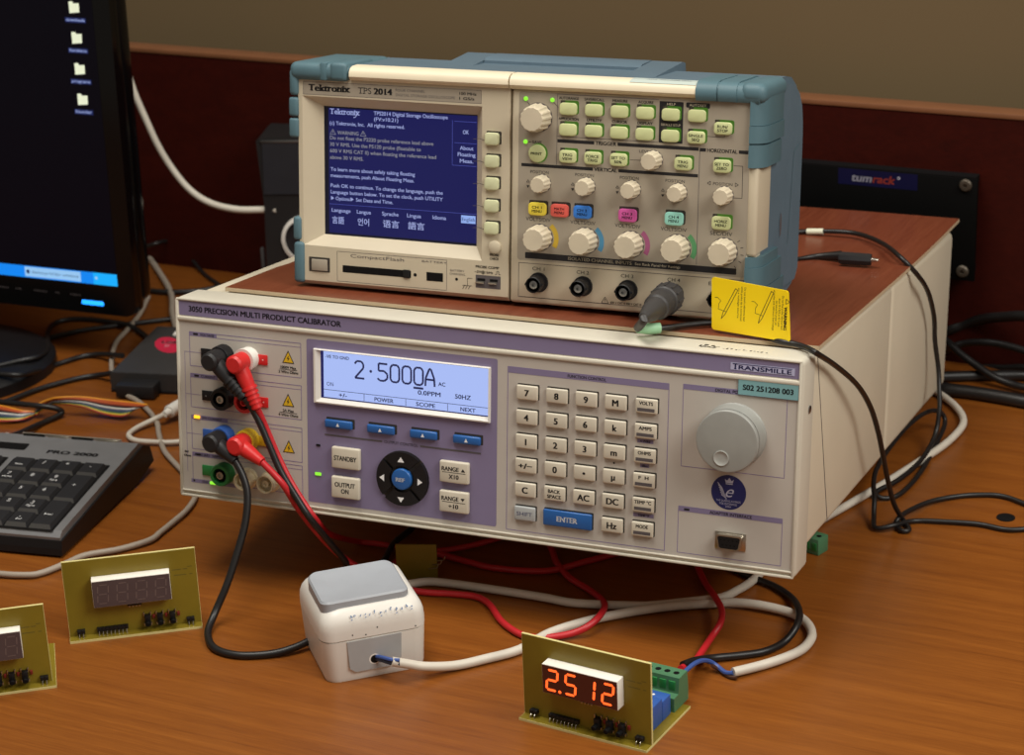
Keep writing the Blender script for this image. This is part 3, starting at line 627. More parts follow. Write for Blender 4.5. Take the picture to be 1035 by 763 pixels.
# brand strip
b = MB(); b.rect(-151.4, -24.2, 130.7, 139.2, 'beige_panel', -.06, .6); b.frame(-151.4, -24.2, 130.7, 139.2, .25, 'ink_grey', -.08)
b.text('Tektronix', -147.6, 133.3, 4.2, 'ink', -.14, w=30.6, bold=.045, serif=True); b.text('TPS', -111.4, 133.0, 4.0, 'ink', -.14, w=9.6, bold=.0, serif=True); b.text('2014', -100.2, 133.0, 4.0, 'ink', -.14, w=13.4, bold=.05, serif=True)
b.text('FOUR CHANNEL', -84.4, 135.6, 1.7, 'ink_grey', -.14, w=21); b.text('DIGITAL STORAGE OSCILLOSCOPE', -84.4, 132.6, 1.7, 'ink_grey', -.14, w=42)
b.text('100 MHz', -39.5, 135.6, 1.8, 'ink', -.14, w=12, bold=.02); b.text('1 GS/s', -39.5, 132.5, 1.8, 'ink', -.14, w=10.5, bold=.02); b.build('brand_strip', osc, 'strip with maker and model name')
# screen
b = MB(); y = 7.9
b.rect(-140.6, -29.4, 35.8, 122.9, 'dark', y+.05); b.rect(-140.6, -29.4, 35.8, 122.9, mat('screen_border', (14, 16, 40), .4), y+.02); b.rect(-136.9, -30.0, 37.8, 121.6, 'scr', y)
y -= .08; t1, t2 = 'scr_txt', 'scr_txt2'
b.text('Tektronix', -135.8, 117.6, 3.6, t1, y, w=22, bold=.02, serif=True); b.line([(-115, 119), (-117.2, 116.2), (-118.6, 116.0)], .5, t1, y)
b.text('TPS2014 Digital Storage Oscilloscope', -103.8, 118.4, 2.5, t1, y, w=53, bold=.018); b.text('(FV:v10.21)', -103.6, 114.6, 2.4, t1, y, w=17.5, bold=.018); b.text('(c) Tektronix, Inc.  All rights reserved.', -136, 110.4, 2.4, t1, y, w=54.5, bold=.018)
for xt in (-135.8, -113.6): b.line([(xt, 104), (xt+4.2, 104), (xt+2.1, 107.4), (xt, 104)], .35, t2, y); b.line([(xt+2.1, 105), (xt+2.1, 106.2)], .4, t2, y)
b.text('WARNING', -130.4, 104.2, 2.4, t2, y, w=15.6, bold=.018)
for k, (t, w_) in enumerate((('Do not float the P2220 probe reference lead above', 75), ('30 V RMS. Use the P5120 probe (floatable to', 66), ('600 V RMS CAT II) when floating the reference lead', 77), ('above 30 V RMS.', 24.5))): b.text(t, -135.9, 100.6-4.35*k, 2.4, t2, y, w=w_, bold=.018)
for z_, t, w_ in ((79.6, 'To learn more about safely taking floating', 61.5), (75.4, 'measurements, push About Floating Meas.', 61), (68.6, 'Push OK to continue. To change the language, push the', 81.5), (64.3, 'Language button below. To set the clock, push UTILITY', 81.5), (60.0, '    Options    Set Date and Time.', None)):
    if w_: b.text(t, -135.6, z_, 2.4, t1, y, w=w_, bold=.018)
b.text('Options', -132, 60.0, 2.4, t1, y, w=10.5, bold=.018); b.text('Set Date and Time.', -117, 60.0, 2.4, t1, y, w=27, bold=.018)
for xt in (-135.4, -121): b.poly([(xt, 59.8), (xt+2.4, 61.2), (xt, 62.6)], t1, y)
b.line([(-136.6, 57.2), (-30.2, 57.2)], .3, 'scr_line', y); b.line([(-47.5, 118), (-47.5, 88.6), (-30.2, 88.6)], .3, 'scr_line', y); b.line([(-46, 117.4), (-30.2, 117.4)], .3, 'scr_line', y); b.line([(-46, 103.4), (-30.2, 103.4)], .3, 'scr_line', y)
b.text('OK', -38, 109.4, 2.6, t1, y, align='C', w=4.2, bold=.018)
for z_, t, w_ in ((99, 'About', 9.6), (94.8, 'Floating', 12.6), (90.6, 'Meas.', 9.6)): b.text(t, -37.4, z_, 2.5, t1, y, align='C', w=w_, bold=.018)
for t, x, w_ in (('Language', -135, 14), ('Langue', -116.4, 10.4), ('Sprache', -98, 12), ('Lingua', -79.8, 10.2), ('Idioma', -61.4, 9.8)): b.text(t, x, 52.0, 2.5, t1, y, w=w_, bold=.018)
b.rect(-41, -30.8, 50.8, 56.0, 'scr_hi', y); b.text('English', -40.4, 52.3, 2.3, 'scr', y-.05, w=9.2)
for t, x, w_ in (('\u8a00\u8a9e', -134.8, 9), ('\uc5b8\uc5b4', -115.8, 8.4), ('\u8bed\u8a00', -97.4, 12), ('\u8a9e\u8a00', -79, 12)): b.text(t, x, 44.4, 3.8, t1, y, w=w_, bold=.018)
b.build('screen', osc, 'lit blue text screen')
# lower left strip
b = MB(); b.rect(-148.4, -132.8, 11.8, 21.7, 'key_side', -.1, .4); b.box(-146.2, -134.4, -1.2, 0, 12.6, 20.4, 'beige_panel', .6); b.build('power_button', osc)
b = MB(); b.rect(-123.4, -73.4, 12.9, 17.7, 'dark', -.1, .3); b.box(-79, -74, -1.0, 0, 12.6, 18.2, 'black', .8); b.disc(-70.4, 15.2, 1.2, 'dark', -.1); b.text('CompactFlash', -98, 23.4, 2.3, 'ink_grey', -.1, align='C', w=39); b.build('card_slot', osc, 'dark memory card slot')
b = MB(); b.rect(-62.2, -50.4, 12.0, 17.8, 'dark', -.1, .2); b.disc(-40.7, 14.6, 1.0, 'dark', -.1); b.text('BATTERY', -40.2, 19.6, 1.4, 'ink_grey', -.1, align='C', w=10); b.text('CHARGING', -40.2, 17.4, 1.4, 'ink_grey', -.1, align='C', w=11)
b.text('BATTERY', -56.5, 24.2, 1.3, 'ink_grey', -.1, align='C', w=18); b.build('battery_slot', osc)
b = MB(); b.rect(-27.2, -9.6, 10.2, 18.8, 'ink_grey', -.1, .5)
for xt in (-23.6, -14.8): b.box(xt-3, xt+2.6, -1.6, 0, 13.4, 14.8, 'metal', .2); b.rect(xt-2.4, xt+3.2, 14.9, 16.6, 'dark', -.15)
b.text('PROBE COMP', -27.2, 23.4, 1.7, 'ink', -.1, w=16.4, bold=.03); b.text('~5V@1kHz', -28, 20.0, 1.7, 'ink', -.1, w=13, bold=.02); b.line([(-13.6, 20), (-12.4, 20), (-12.4, 22), (-11, 22), (-11, 20), (-9.6, 20)], .35, 'ink', -.1); b.line([(-29.5, 16), (-33, 16), (-33, 11), (-36.5, 11), (-29.8, 11)], .3, 'ink', -.1)
for k in range(3): b.line([(-35+2*k, 11), (-36.4+2*k, 8.6)], .35, 'ink', -.1)
b.build('probe_terminal', osc, 'recessed probe compensation terminals')
for k in range(5):
    z = 108.9-14.5*k; b = MB(); b.rect(-20.4, -10.0, z-3.8, z+4.6, 'key_side', -.06, .8); b.pill(-21.0, -11.2, -2.6, 0, z-4.4, z+3.6, 'softkey', 2.0, .8); b.line([(-29.5, z-1.2), (-25, z-.8), (-21.8, z-1.6)], .35, 'ink_grey', -.3); b.build('screen_key', osc)
b = MB(); b.lathe([(4.2, 0), (4.2, 1.8), (3.4, 2.3)], 'beige', TR(-13.6, 0, 38.2), 24); b.text('PROBE', -14.2, 32.0, 1.6, 'ink', -.1, align='C', w=6.4, bold=.03); b.text('CHECK', -14.2, 29.5, 1.6, 'ink', -.1, align='C', w=6.4, bold=.03); b.build('probe_check_button', osc)

# right half: print
b = MB(); y = -.1; k_ = 'ink'
b.line([(27.9, 139.4), (27.9, 94.4)], .3, 'ink_grey', y); b.line([(27.9, 112.6), (95, 112.6)], .3, 'ink_grey', y); b.line([(27.9, 139.4), (95, 139.2)], .3, 'ink_grey', y)
def bar(x0, x1, z, h, t=None, tx=None, tw=None):
    if t is None: b.rect(x0, x1, z-h/2, z+h/2, k_, y); return
    b.rect(x0, tx-tw/2-.8, z-h/2, z+h/2, k_, y); b.rect(tx+tw/2+.8, x1, z-h/2, z+h/2, k_, y); b.text(t, tx, z-1.15, 2.3, k_, y, align='C', w=tw, bold=.03)
bar(28.3, 121.8, 109.8, 2.1, 'TRIGGER', 60.8, 14); bar(3.9, 121.8, 93.1, 2.0, 'VERTICAL', 61, 15.5); bar(122.4, 153.6, 109.5, 2.1, 'HORIZONTAL', 137, 19.5)
b.rect(7.2, 148.6, 32.4, 36.4, k_, y, .6); b.text('ISOLATED CHANNEL INPUTS', 36.8, 33.5, 2.0, 'beige', y-.05, w=43, bold=.02); b.text('See Back Panel for Ratings', 82, 33.6, 1.6, 'beige', y-.05, w=30)
b.rect(95.6, 111.1, 112.5, 138.4, k_, y, .4); b.text('HELP', 103.2, 136.0, 1.6, 'beige', y-.05, align='C', w=5.5); b.text('DEFAULT SETUP', 103.2, 123.1, 1.5, 'beige', y-.05, align='C', w=12.5)
b.rect(112.8, 128.2, 135.2, 138.4, k_, y, .8); b.text('AUTOSET', 120.4, 136.1, 1.6, 'beige', y-.05, align='C', w=11)
for t, x, z in (('AUTORANGE', 35.6, 136.3), ('SAVE/RECALL', 52.6, 136.3), ('MEASURE', 69.6, 136.3), ('ACQUIRE', 86.6, 136.3), ('APPLICATION', 35.6, 123.2), ('UTILITY', 52.8, 123.2), ('CURSOR', 69.6, 123.2), ('DISPLAY', 86.4, 123.2)): b.text(t, x, z, 1.7, k_, y, align='C', w=13.5 if len(t) > 8 else 10, bold=.03)
b.text('LEVEL', 87.2, 105.4, 1.8, k_, y, align='C', w=8.4); b.text('SAVE', 14.4, 107.2, 1.7, k_, y, align='C', w=6.4, bold=.02); b.line([(8.5, 108), (10.6, 108)], .35, k_, y)
b.line([(77, 100.4), (84, 100.6)], .3, k_, y); b.line([(7.5, 133.5), (10, 130.5)], .4, k_, y); b.line([(25.4, 134), (28.5, 131)], .3, k_, y)
for x in (17, 47.5, 77.5, 107.6): b.text('POSITION', x-.6, 88.0, 1.9, k_, y, align='C', w=12.5); b.poly([(x-9.4, 80), (x-7.4, 80), (x-8.4, 78.2)], k_, y-.01); b.line([(x-9.4, 82), (x-8.4, 83.6), (x-7.4, 82), (x-9.4, 82)], .3, k_, y)
for x in (16, 46.4, 76.5, 107): b.text('VOLTS/DIV', x, 57.1, 2.4, k_, y, align='C', w=17)
b.text('SEC/DIV', 138, 56.6, 2.4, k_, y, align='C', w=14.4); b.text('POSITION', 138, 88.0, 1.9, k_, y, align='C', w=12.5)
for sx in (-1, 1): b.line([(138+sx*8, 90.2), (138+sx*10, 89), (138+sx*8, 87.8), (138+sx*8, 90.2)], .3, k_, y)
b.line([(144.6, 100.8), (150.4, 100.8), (150.6, 80.8), (143.6, 80.8)], .3, k_, y); b.line([(126.6, 118), (138, 118), (138, 119.6)], .3, k_, y); b.line([(122.5, 108.4), (122.5, 37)], .35, 'ink_grey', y)
for x, c in ((17.6, 'yellow'), (48.4, 'blue'), (79.2, 'pink'), (110, 'green')): b.disc(x, 46.4, 12.6, 'arc_'+c, y, 40, None, -30, 50, 9.4)
for q in range(5): a = math.radians(-50+22*q); b.line([(140+11*math.cos(a), 46.4+11*math.sin(a)), (140+13*math.cos(a), 46.4+13*math.sin(a))], .4, k_, y)
for t, x in (('CH 1', 16.6), ('CH 2', 47), ('CH 3', 77), ('CH 4', 108)): b.text(t, x, 24.9, 2.3, k_, y, align='C', w=8.4)
b.text('EXT TRIG', 131, 24.6, 2.2, k_, y, w=15)
b.line([(60, 7.2), (64.8, 7.2), (62.4, 11.2), (60, 7.2)], .35, k_, y); b.line([(62.4, 8.4), (62.4, 10)], .4, k_, y); b.text('600 V CAT II 300 V CAT III', 66, 7.4, 1.4, k_, y, w=21, bold=.02); b.line([(4, 6.9), (58.5, 6.9)], .3, k_, y)
b.build('control_print', osc, 'black captions and coloured arcs around the controls')

def lit(x, z, w_=11.6, h_=7.6, m='gkey', t=None, name='control_key', prot=2.0, lab=None, glow_=True):
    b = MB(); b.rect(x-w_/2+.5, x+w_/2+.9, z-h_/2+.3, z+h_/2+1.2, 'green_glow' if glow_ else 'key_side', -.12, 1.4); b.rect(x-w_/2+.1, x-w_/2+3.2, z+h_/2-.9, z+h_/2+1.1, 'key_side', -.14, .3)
    b.pill(x-w_/2-.2, x+w_/2-.2, -prot, 0, z-h_/2-.3, z+h_/2-.2, m, 2.3, .8)
    if t:
        lines = t.split('|'); hh = 1.75
        for k, q in enumerate(lines): b.text(q, x-.2, z-.25-hh/2+(len(lines)-1-2*k)*1.25, hh, 'ink', -prot-.06, align='C', w=min(w_-2.2, len(q)*1.7), bold=.02)
    return b.build(name, osc, lab)
for x in (35.7, 52.8, 69.8, 86.6): lit(x, 130.7); lit(x, 117.5)
lit(103.4, 130.6); lit(103.4, 117.3); lit(120.4, 130.7); lit(120.3, 117.3, t='SINGLE|SEQ'); lit(137.4, 123.8, t='RUN/|STOP')
for x, t in ((35.9, 'TRIG|VIEW'), (52.8, 'FORCE|TRIG'), (70, 'SET TO|50%'), (112.4, 'TRIG|MENU'), (137.6, 'SET TO|ZERO')): lit(x, 100.4, 11.4, 8.0, t=t)
b = MB(); b.disc(15.6, 101.2, 6.3, 'green_glow', -.12); b.lathe([(5.7, 0), (5.7, 1.6), (4.6, 2.2)], 'gkey', TR(15.0, -.1, 101.0)); b.text('PRINT', 14.9, 100.2, 1.7, 'ink', -2.4, align='C', w=7.6, bold=.02); b.build('print_key', osc)
for x, c, t in ((15.8, 'yellow', 'CH 1|MENU'), (31.0, 'red', 'MATH|MENU'), (46.5, 'blue', 'CH 2|MENU'), (76.8, 'pink', 'CH 3|MENU'), (107.5, 'cyan', 'CH 4|MENU')): lit(x, 65.4, 12.2, 8.2, 'chan_'+c, t, 'channel_key', 2.0, c.replace('cyan', 'pale green')+' lit key', False)
lit(138.2, 64.8, 12.2, 8.2, 'gkey', 'HORIZ|MENU', 'channel_key')
for x, z in ((6.5, 135.5), (24.5, 135.5), (6.6, 108.0)):
    b = MB(); b.lathe([(1.4, 0), (1.4, .7), (.7, 1.2)], 'led_green', TR(x, 0, z), 16); b.build('status_light', osc, 'lit green light')
def dial(x, z, r, h, n=14, name='dial'):
    b = MB(); b.disc(x, z, r*1.04, 'ink_grey', -.13, 30); b.star(x, z, r, h, 'knob', n, -.1); b.build(name, osc)
dial(15.2, 124.0, 9.1, 13, 14)
for x, z in ((18.6, 81.9), (48.6, 81.9), (79.0, 82), (109.4, 82), (139.4, 82)): dial(x, z, 5.7, 10, 12)
dial(92.6, 101.4, 6.0, 11, 12)
for x in (17.6, 48.6, 79.2, 110.0, 140.6): dial(x-.2, 46.8, 8.5, 13, 14)
def bnc(x, z, name='coaxial_input'):
    b = MB(); T_ = TR(x, -.1, z)
    b.lathe([(6.5, 0), (6.5, 1.4), (5.3, 1.6), (5.3, 10.6), (4.7, 11), (4.7, 6)], 'black', T_, 28, cap=False); b.lathe([(4.7, 2), (4.7, 6.2), (.3, 6.2)], 'dark', T_, 20, cap=False); b.lathe([(2.7, 4), (2.7, 10.2), (2.2, 10.4), (1.0, 10.4), (1.0, 9)], 'steel', T_, 18)
    b.box(x-6.2, x-4.6, -10, -8, z-.9, z+.9, 'black', .4); b.box(x+4.6, x+6.2, -10, -8, z-.9, z+.9, 'black', .4)
    b.build(name, osc)
for x in (17.0, 47.4, 77.8, 108.4, 138.6): bnc(x, 17.2)
b = MB(); side_prism(b, [(-1.9, 149.4), (-1.6, 149.6), (2.2, 150.9), (9.2, 151.2), (9.2, 151.0), (2.2, 150.7)], 76, 119, 'asset_pale'); b.text('S02 201208 001', 0, 0, 2.4, 'navy', 0, w=28, T=TR(86, 3.4, 151.25) @ Matrix.Rotation(math.radians(-90), 4, 'X')); b.build('asset_label', osc, 'pale label on the top edge')

CABLES = {
 'lower_black': [(-185.3, 1348.5, 98.6), (-180.6, 1343.9, 89.6), (-178.0, 1338.6, 78.3), (-180.0, 1331.0, 61.7), (-186.2, 1322.0, 43.2), (-193.7, 1312.9, 24.8), (-202.0, 1304.6, 9.0), (-205.2, 1288.6, 3.0), (-198.6, 1268.5, 2.6), (-182.8, 1257.9, 2.6), (-162.5, 1257.5, 2.6), (-147.5, 1261.5, 4.0), (-135.2, 1268.8, 6.0)],
 'lower_red': [(-166.7, 1341.0, 100.3), (-153.8, 1334.8, 86.8), (-146.4, 1340.4, 68.1), (-136.8, 1346.5, 48.1), (-124.3, 1353.1, 27.8), (-110.6, 1359.0, 12.0), (-89.9, 1349.6, 3.0), (-67.5, 1336.6, 2.6), (-47.4, 1331.8, 2.6), (-30.2, 1325.9, 2.6), (-21.0, 1313.6, 2.6), (-13.3, 1289.0, 2.6), (-1.4, 1270.2, 2.6), (10.6, 1264.4, 2.6), (20.1, 1264.2, 3.0), (33.0, 1266.6, 4.0), (42.1, 1268.9, 7.0), (50.2, 1277.8, 9.5), (54.6, 1300.9, 6.0), (47.9, 1324.6, 3.0), (33.6, 1348.0, 2.6), (25.7, 1371.5, 2.6), (23.7, 1385.6, 2.6), (19.5, 1417.9, 2.6)],
 'upper_black': [(-176.0, 1351.9, 142.0), (-170.9, 1351.8, 132.7), (-166.3, 1349.4, 122.2), (-161.2, 1345.4, 108.8), (-154.8, 1340.4, 92.9), (-145.3, 1334.2, 76.7), (-136.7, 1330.7, 62.1), (-127.6, 1343.4, 40.4), (-120.3, 1353.1, 23.6), (-110.7, 1364.5, 4.0), (-95.7, 1378.4, 4.0), (-87.9, 1410.7, 4.0), (-76.0, 1434.0, 4.0), (-66.8, 1465.0, 4.0)],
 'upper_red': [(-167.8, 1350.7, 134.4), (-164.5, 1352.1, 123.1), (-160.2, 1350.6, 110.1), (-156.3, 1348.5, 99.4), (-149.8, 1343.8, 85.4), (-142.4, 1339.0, 72.9), (-133.6, 1337.5, 58.0), (-128.2, 1371.0, 31.7), (-114.7, 1416.5, 4.0), (-97.1, 1412.1, 3.0), (-72.4, 1400.1, 3.0), (-51.6, 1398.2, 3.0), (-23.9, 1408.3, 3.0), (4.3, 1426.7, 3.0)],
 'under_red': [(-88.9, 1377.5, 2.6), (-79.0, 1389.8, 2.6), (-61.2, 1395.2, 2.6), (-37.7, 1380.5, 2.6), (-17.3, 1367.8, 2.6), (17.8, 1360.0, 2.6), (44.0, 1371.3, 2.6), (79.2, 1388.2, 2.6)],
 'white_power': [(-81.9, 1218.0, 15.1), (-72.3, 1220.3, 11.7), (-61.4, 1222.8, 8.0), (-43.1, 1229.8, 4.0), (-24.5, 1237.5, 3.5), (-2.4, 1248.0, 3.5), (17.7, 1268.9, 3.5), (45.2, 1283.2, 4.0), (72.9, 1292.6, 4.0), (98.6, 1298.0, 4.0), (128.3, 1299.6, 4.0), (139.7, 1299.3, 4.0), (155.8, 1292.3, 5.0), (173.3, 1282.9, 4.0), (182.0, 1271.4, 3.5), (184.5, 1257.6, 3.5), (182.1, 1244.5, 3.5), (172.6, 1230.3, 3.5), (152.7, 1217.2, 3.5), (129.0, 1206.4, 4.0)],
 'white_under': [(-80.7, 1339.9, 6.0), (-64.4, 1349.3, 3.5), (-50.9, 1346.5, 3.5), (-30.8, 1338.8, 3.5), (-4.3, 1327.6, 3.5), (16.0, 1318.5, 3.5), (36.0, 1308.8, 3.5), (73.5, 1301.9, 3.5), (88.8, 1301.5, 3.5), (112.2, 1304.8, 3.5), (131.8, 1308.1, 3.5), (144.4, 1318.4, 3.5), (156.6, 1332.7, 3.5), (176.1, 1366.3, 3.5), (202.1, 1406.6, 3.5), (238.9, 1446.2, 3.5), (268.5, 1477.9, 3.5), (297.8, 1511.0, 3.5), (326.8, 1545.6, 3.5), (344.8, 1574.8, 3.5), (350.7, 1594.2, 3.5), (350.2, 1616.8, 3.5), (344.7, 1640.5, 3.5), (337.4, 1660.6, 3.5)],
 'meter_black': [(97.4, 1200.3, 14.0), (106.3, 1212.1, 10.2), (117.3, 1225.7, 4.0), (137.1, 1230.1, 2.8), (152.5, 1234.0, 2.8), (165.8, 1245.2, 2.8), (174.4, 1253.5, 9.0), (178.6, 1270.2, 10.0), (178.3, 1301.4, 4.0), (169.6, 1321.9, 2.8), (155.8, 1337.0, 2.8), (141.1, 1355.7, 2.8), (119.3, 1376.2, 2.8)],
 'meter_red': [(95.7, 1195.5, 14.0), (107.0, 1219.5, 6.5), (110.3, 1228.4, 5.0), (119.9, 1252.3, 4.0), (126.7, 1261.7, 9.0), (129.5, 1279.3, 9.0), (127.3, 1301.1, 8.0), (123.9, 1331.2, 2.8), (121.4, 1354.5, 2.8), (120.0, 1384.0, 2.8)],
 'blue_wire': [(128.9, 1205.7, 4.0), (124.3, 1208.6, 3.0), (119.5, 1216.0, 4.0), (114.5, 1214.8, 8.0), (109.0, 1208.0, 12.0), (103.4, 1199.8, 14.0), (97.8, 1191.6, 14.0)],
 'grey_left': [(-337.8, 1969.0, 3.0), (-339.2, 1919.7, 3.0), (-344.9, 1878.3, 3.0), (-349.9, 1840.8, 3.0), (-342.8, 1777.1, 3.0), (-326.0, 1727.2, 3.0), (-309.3, 1703.2, 3.0), (-297.2, 1680.3, 3.0), (-287.7, 1656.1, 3.0), (-282.7, 1630.9, 3.0), (-274.1, 1597.1, 3.0), (-261.8, 1569.8, 3.0), (-248.9, 1542.3, 3.0), (-239.5, 1510.5, 3.0), (-242.6, 1484.4, 3.0), (-250.5, 1463.0, 3.0), (-257.3, 1446.9, 3.0), (-263.4, 1434.3, 3.0), (-282.7, 1421.9, 3.0), (-305.7, 1414.2, 3.0), (-318.4, 1401.2, 3.0), (-331.5, 1389.2, 3.0), (-342.7, 1386.4, 3.0), (-370.1, 1392.8, 3.0), (-429.8, 1417.9, 3.0), (-497.2, 1433.8, 3.0)],
 'grey_monitor': [(-360.1, 2102.8, 4.0), (-351.5, 2082.8, 3.0), (-337.2, 2041.4, 3.0), (-322.6, 1995.5, 3.0), (-314.4, 1960.5, 3.0), (-308.2, 1915.9, 3.0), (-292.5, 1844.0, 3.0)],
 'usb_white': [(-281.5, 1657.6, 9.0), (-291.7, 1655.9, 5.0), (-303.7, 1644.4, 3.0), (-307.0, 1631.5, 3.0), (-300.3, 1620.7, 3.0), (-286.4, 1615.8, 3.0), (-265.4, 1613.6, 3.0), (-239.2, 1624.3, 3.0)],
 'usb_plug': [(-271.0, 1675.6, 9.0), (-281.5, 1657.6, 9.0)],
 'black_a': [(-461.2, 1854.0, 2.5), (-431.4, 1859.3, 2.5), (-408.9, 1871.8, 2.5), (-387.0, 1884.7, 2.5), (-363.1, 1892.2, 2.5), (-345.8, 1896.7, 2.5), (-297.8, 1908.0, 2.5)],
 'black_b': [(-322.3, 1856.5, 2.5), (-334.3, 1878.4, 2.5), (-345.7, 1885.8, 6.0), (-364.9, 1904.2, 3.0), (-386.6, 1914.8, 2.5), (-404.9, 1915.7, 2.5), (-415.0, 1906.4, 2.5), (-415.0, 1878.5, 6.0), (-408.8, 1841.5, 10.0), (-403.0, 1810.8, 12.0), (-407.0, 1783.9, 16.0), (-421.7, 1776.0, 16.0), (-441.3, 1764.2, 16.0)],
 'black_c': [(-334.3, 1789.5, 12.0), (-356.9, 1814.2, 5.0), (-372.5, 1818.4, 2.5), (-384.9, 1809.4, 2.5), (-397.2, 1796.5, 2.5), (-404.5, 1766.1, 10.0), (-415.3, 1742.7, 16.0), (-438.4, 1750.0, 16.0)],
 'black_d': [(-335.9, 1753.7, 10.0), (-352.0, 1766.3, 4.0), (-366.7, 1765.5, 2.5), (-383.5, 1755.2, 2.5), (-400.7, 1741.2, 2.5), (-418.2, 1719.6, 3.0), (-429.8, 1707.7, 3.0)],
 'black_kb': [(-430.5, 1706.4, 8.0), (-414.8, 1697.8, 9.0), (-389.1, 1683.6, 11.0), (-374.4, 1681.6, 9.0), (-369.1, 1683.3, 5.0), (-372.2, 1678.9, 3.0), (-385.7, 1660.4, 3.0), (-392.5, 1622.3, 12.0), (-396.7, 1590.1, 22.0)],
 'thick_1': [(357.3, 1745.0, 15.8), (366.5, 1730.0, 26.6), (378.4, 1725.0, 33.2), (390.1, 1712.0, 41.8), (400.8, 1695.0, 49.2), (415.6, 1670.0, 58.0), (437.5, 1640.0, 59.5), (492.6, 1673.0, 9.0), (541.5, 1571.1, 7.0), (631.4, 1466.9, 7.0)],
 'thick_2': [(361.0, 1760.0, -9.8), (365.3, 1722.0, 13.4), (376.2, 1712.0, 21.0), (388.2, 1700.0, 25.9), (400.6, 1690.0, 27.3), (416.6, 1672.0, 27.4), (439.3, 1640.0, 25.8), (471.3, 1623.3, 9.0), (529.7, 1533.2, 7.0), (612.2, 1416.7, 7.0)],
 'thick_3': [(354.1, 1730.0, 25.9), (361.4, 1700.0, 24.8), (366.8, 1690.0, 21.0), (377.1, 1680.0, 14.9), (388.8, 1666.0, 9.4), (401.7, 1655.0, 6.3), (411.3, 1645.0, 6.8), (436.5, 1625.0, 9.0), (457.3, 1599.8, 9.0), (521.2, 1505.7, 7.0), (600.0, 1384.8, 7.0)],
 'thick_4': [(358.8, 1750.0, -0.5), (368.2, 1738.0, -1.2), (386.6, 1722.0, -3.5), (405.0, 1705.0, 0.1), (421.8, 1690.0, 5.6), (446.3, 1665.0, 9.0), (465.9, 1632.4, 9.0), (535.6, 1551.9, 7.0), (621.7, 1441.4, 7.0)],
 'thick_5': [(345.4, 1681.3, 4.5), (369.6, 1680.8, 4.5), (393.5, 1679.2, 4.5), (418.5, 1675.3, 4.5), (445.1, 1659.1, 4.5), (549.7, 1596.6, 4.5), (647.3, 1507.7, 4.5)],
 'thick_6': [(340.7, 1657.4, 5.5), (350.5, 1650.2, 5.5), (369.3, 1641.3, 5.5), (386.9, 1630.9, 5.5), (405.2, 1618.3, 5.5), (430.7, 1601.0, 5.5), (519.5, 1500.1, 5.5), (595.4, 1372.4, 5.5)],
 'probe': [(79.3, 1288.2, 203.2), (85.6, 1290.8, 201.3), (96.3, 1294.0, 200.3), (114.4, 1303.7, 198.0), (130.4, 1307.9, 196.4), (151.0, 1298.1, 193.8), (162.7, 1267.8, 198.6), (172.7, 1261.1, 198.4), (178.8, 1253.1, 198.6), (184.0, 1243.2, 198.3), (201.7, 1283.2, 174.1), (220.8, 1318.7, 146.9), (234.6, 1346.5, 119.6), (242.7, 1361.0, 95.5), (249.7, 1376.9, 68.8), (256.2, 1391.7, 43.5), (263.2, 1404.9, 20.6), (271.8, 1415.6, 3.0), (273.6, 1402.4, 2.2), (268.4, 1400.5, 2.2), (265.5, 1409.7, 2.2), (267.8, 1412.8, 6.0), (278.1, 1427.2, 5.0), (296.3, 1445.0, 3.0), (315.6, 1453.4, 2.2), (333.3, 1455.1, 2.2), (350.2, 1450.8, 2.2), (364.7, 1433.2, 2.2), (375.6, 1413.8, 2.2), (369.0, 1398.1, 2.2), (353.9, 1395.5, 2.2), (339.5, 1396.1, 2.2), (323.0, 1406.4, 2.2), (298.6, 1413.0, 2.2), (278.9, 1415.8, 2.2), (262.7, 1404.0, 5.0), (250.5, 1405.4, 3.0), (251.6, 1419.4, 6.0), (254.0, 1431.9, 14.0), (256.2, 1449.6, 16.0), (262.2, 1472.6, 18.0), (278.5, 1508.3, 20.0), (298.8, 1543.3, 22.0), (317.5, 1567.0, 22.0), (329.7, 1578.3, 16.0), (332.5, 1575.3, 8.0), (319.9, 1545.1, 4.0), (299.0, 1497.4, 2.2), (278.1, 1462.3, 2.2), (264.7, 1455.9, 2.2), (260.6, 1461.4, 5.0), (279.4, 1478.3, 6.0), (302.4, 1512.2, 6.0), (318.6, 1543.7, 12.0), (323.2, 1552.8, 28.4), (324.1, 1558.9, 39.7), (324.5, 1567.8, 56.4), (321.1, 1567.4, 79.2), (318.4, 1560.9, 101.6), (308.6, 1537.4, 129.8), (294.4, 1506.0, 154.2), (281.3, 1508.2, 168.3), (277.1, 1558.1, 162.4), (265.9, 1592.7, 158.7), (250.2, 1602.1, 158.4), (225.9, 1611.5, 156.4), (208.9, 1602.7, 158.4)],
 'clip': [(196.5, 1506.6, 168.7), (211.5, 1517.2, 166.7), (224.9, 1520.7, 166.6), (240.2, 1513.4, 168.7)],
 'clip_body': [(237.6, 1501.3, 171.3), (258.8, 1494.9, 171.0)],
 'speaker_wire': [(-357.0, 1925.0, 258.6), (-348.4, 1960.0, 243.1), (-342.6, 1990.0, 221.3), (-339.5, 2000.0, 204.0), (-335.7, 2000.0, 188.1), (-328.7, 2000.0, 166.2), (-319.4, 2000.0, 139.4), (-307.8, 2000.0, 116.0), (-293.2, 1995.0, 97.7), (-274.5, 1985.0, 87.4), (-249.9, 1975.0, 83.1), (-224.6, 1970.0, 83.1), (-210.4, 1965.0, 84.0)],
 'far_black': [(-353.7, 2068.7, 20.0), (-341.0, 2064.1, 25.0), (-329.6, 2078.1, 22.0), (-315.2, 2078.6, 10.0), (-294.4, 2035.8, 3.0), (-273.7, 1995.0, 3.0)],
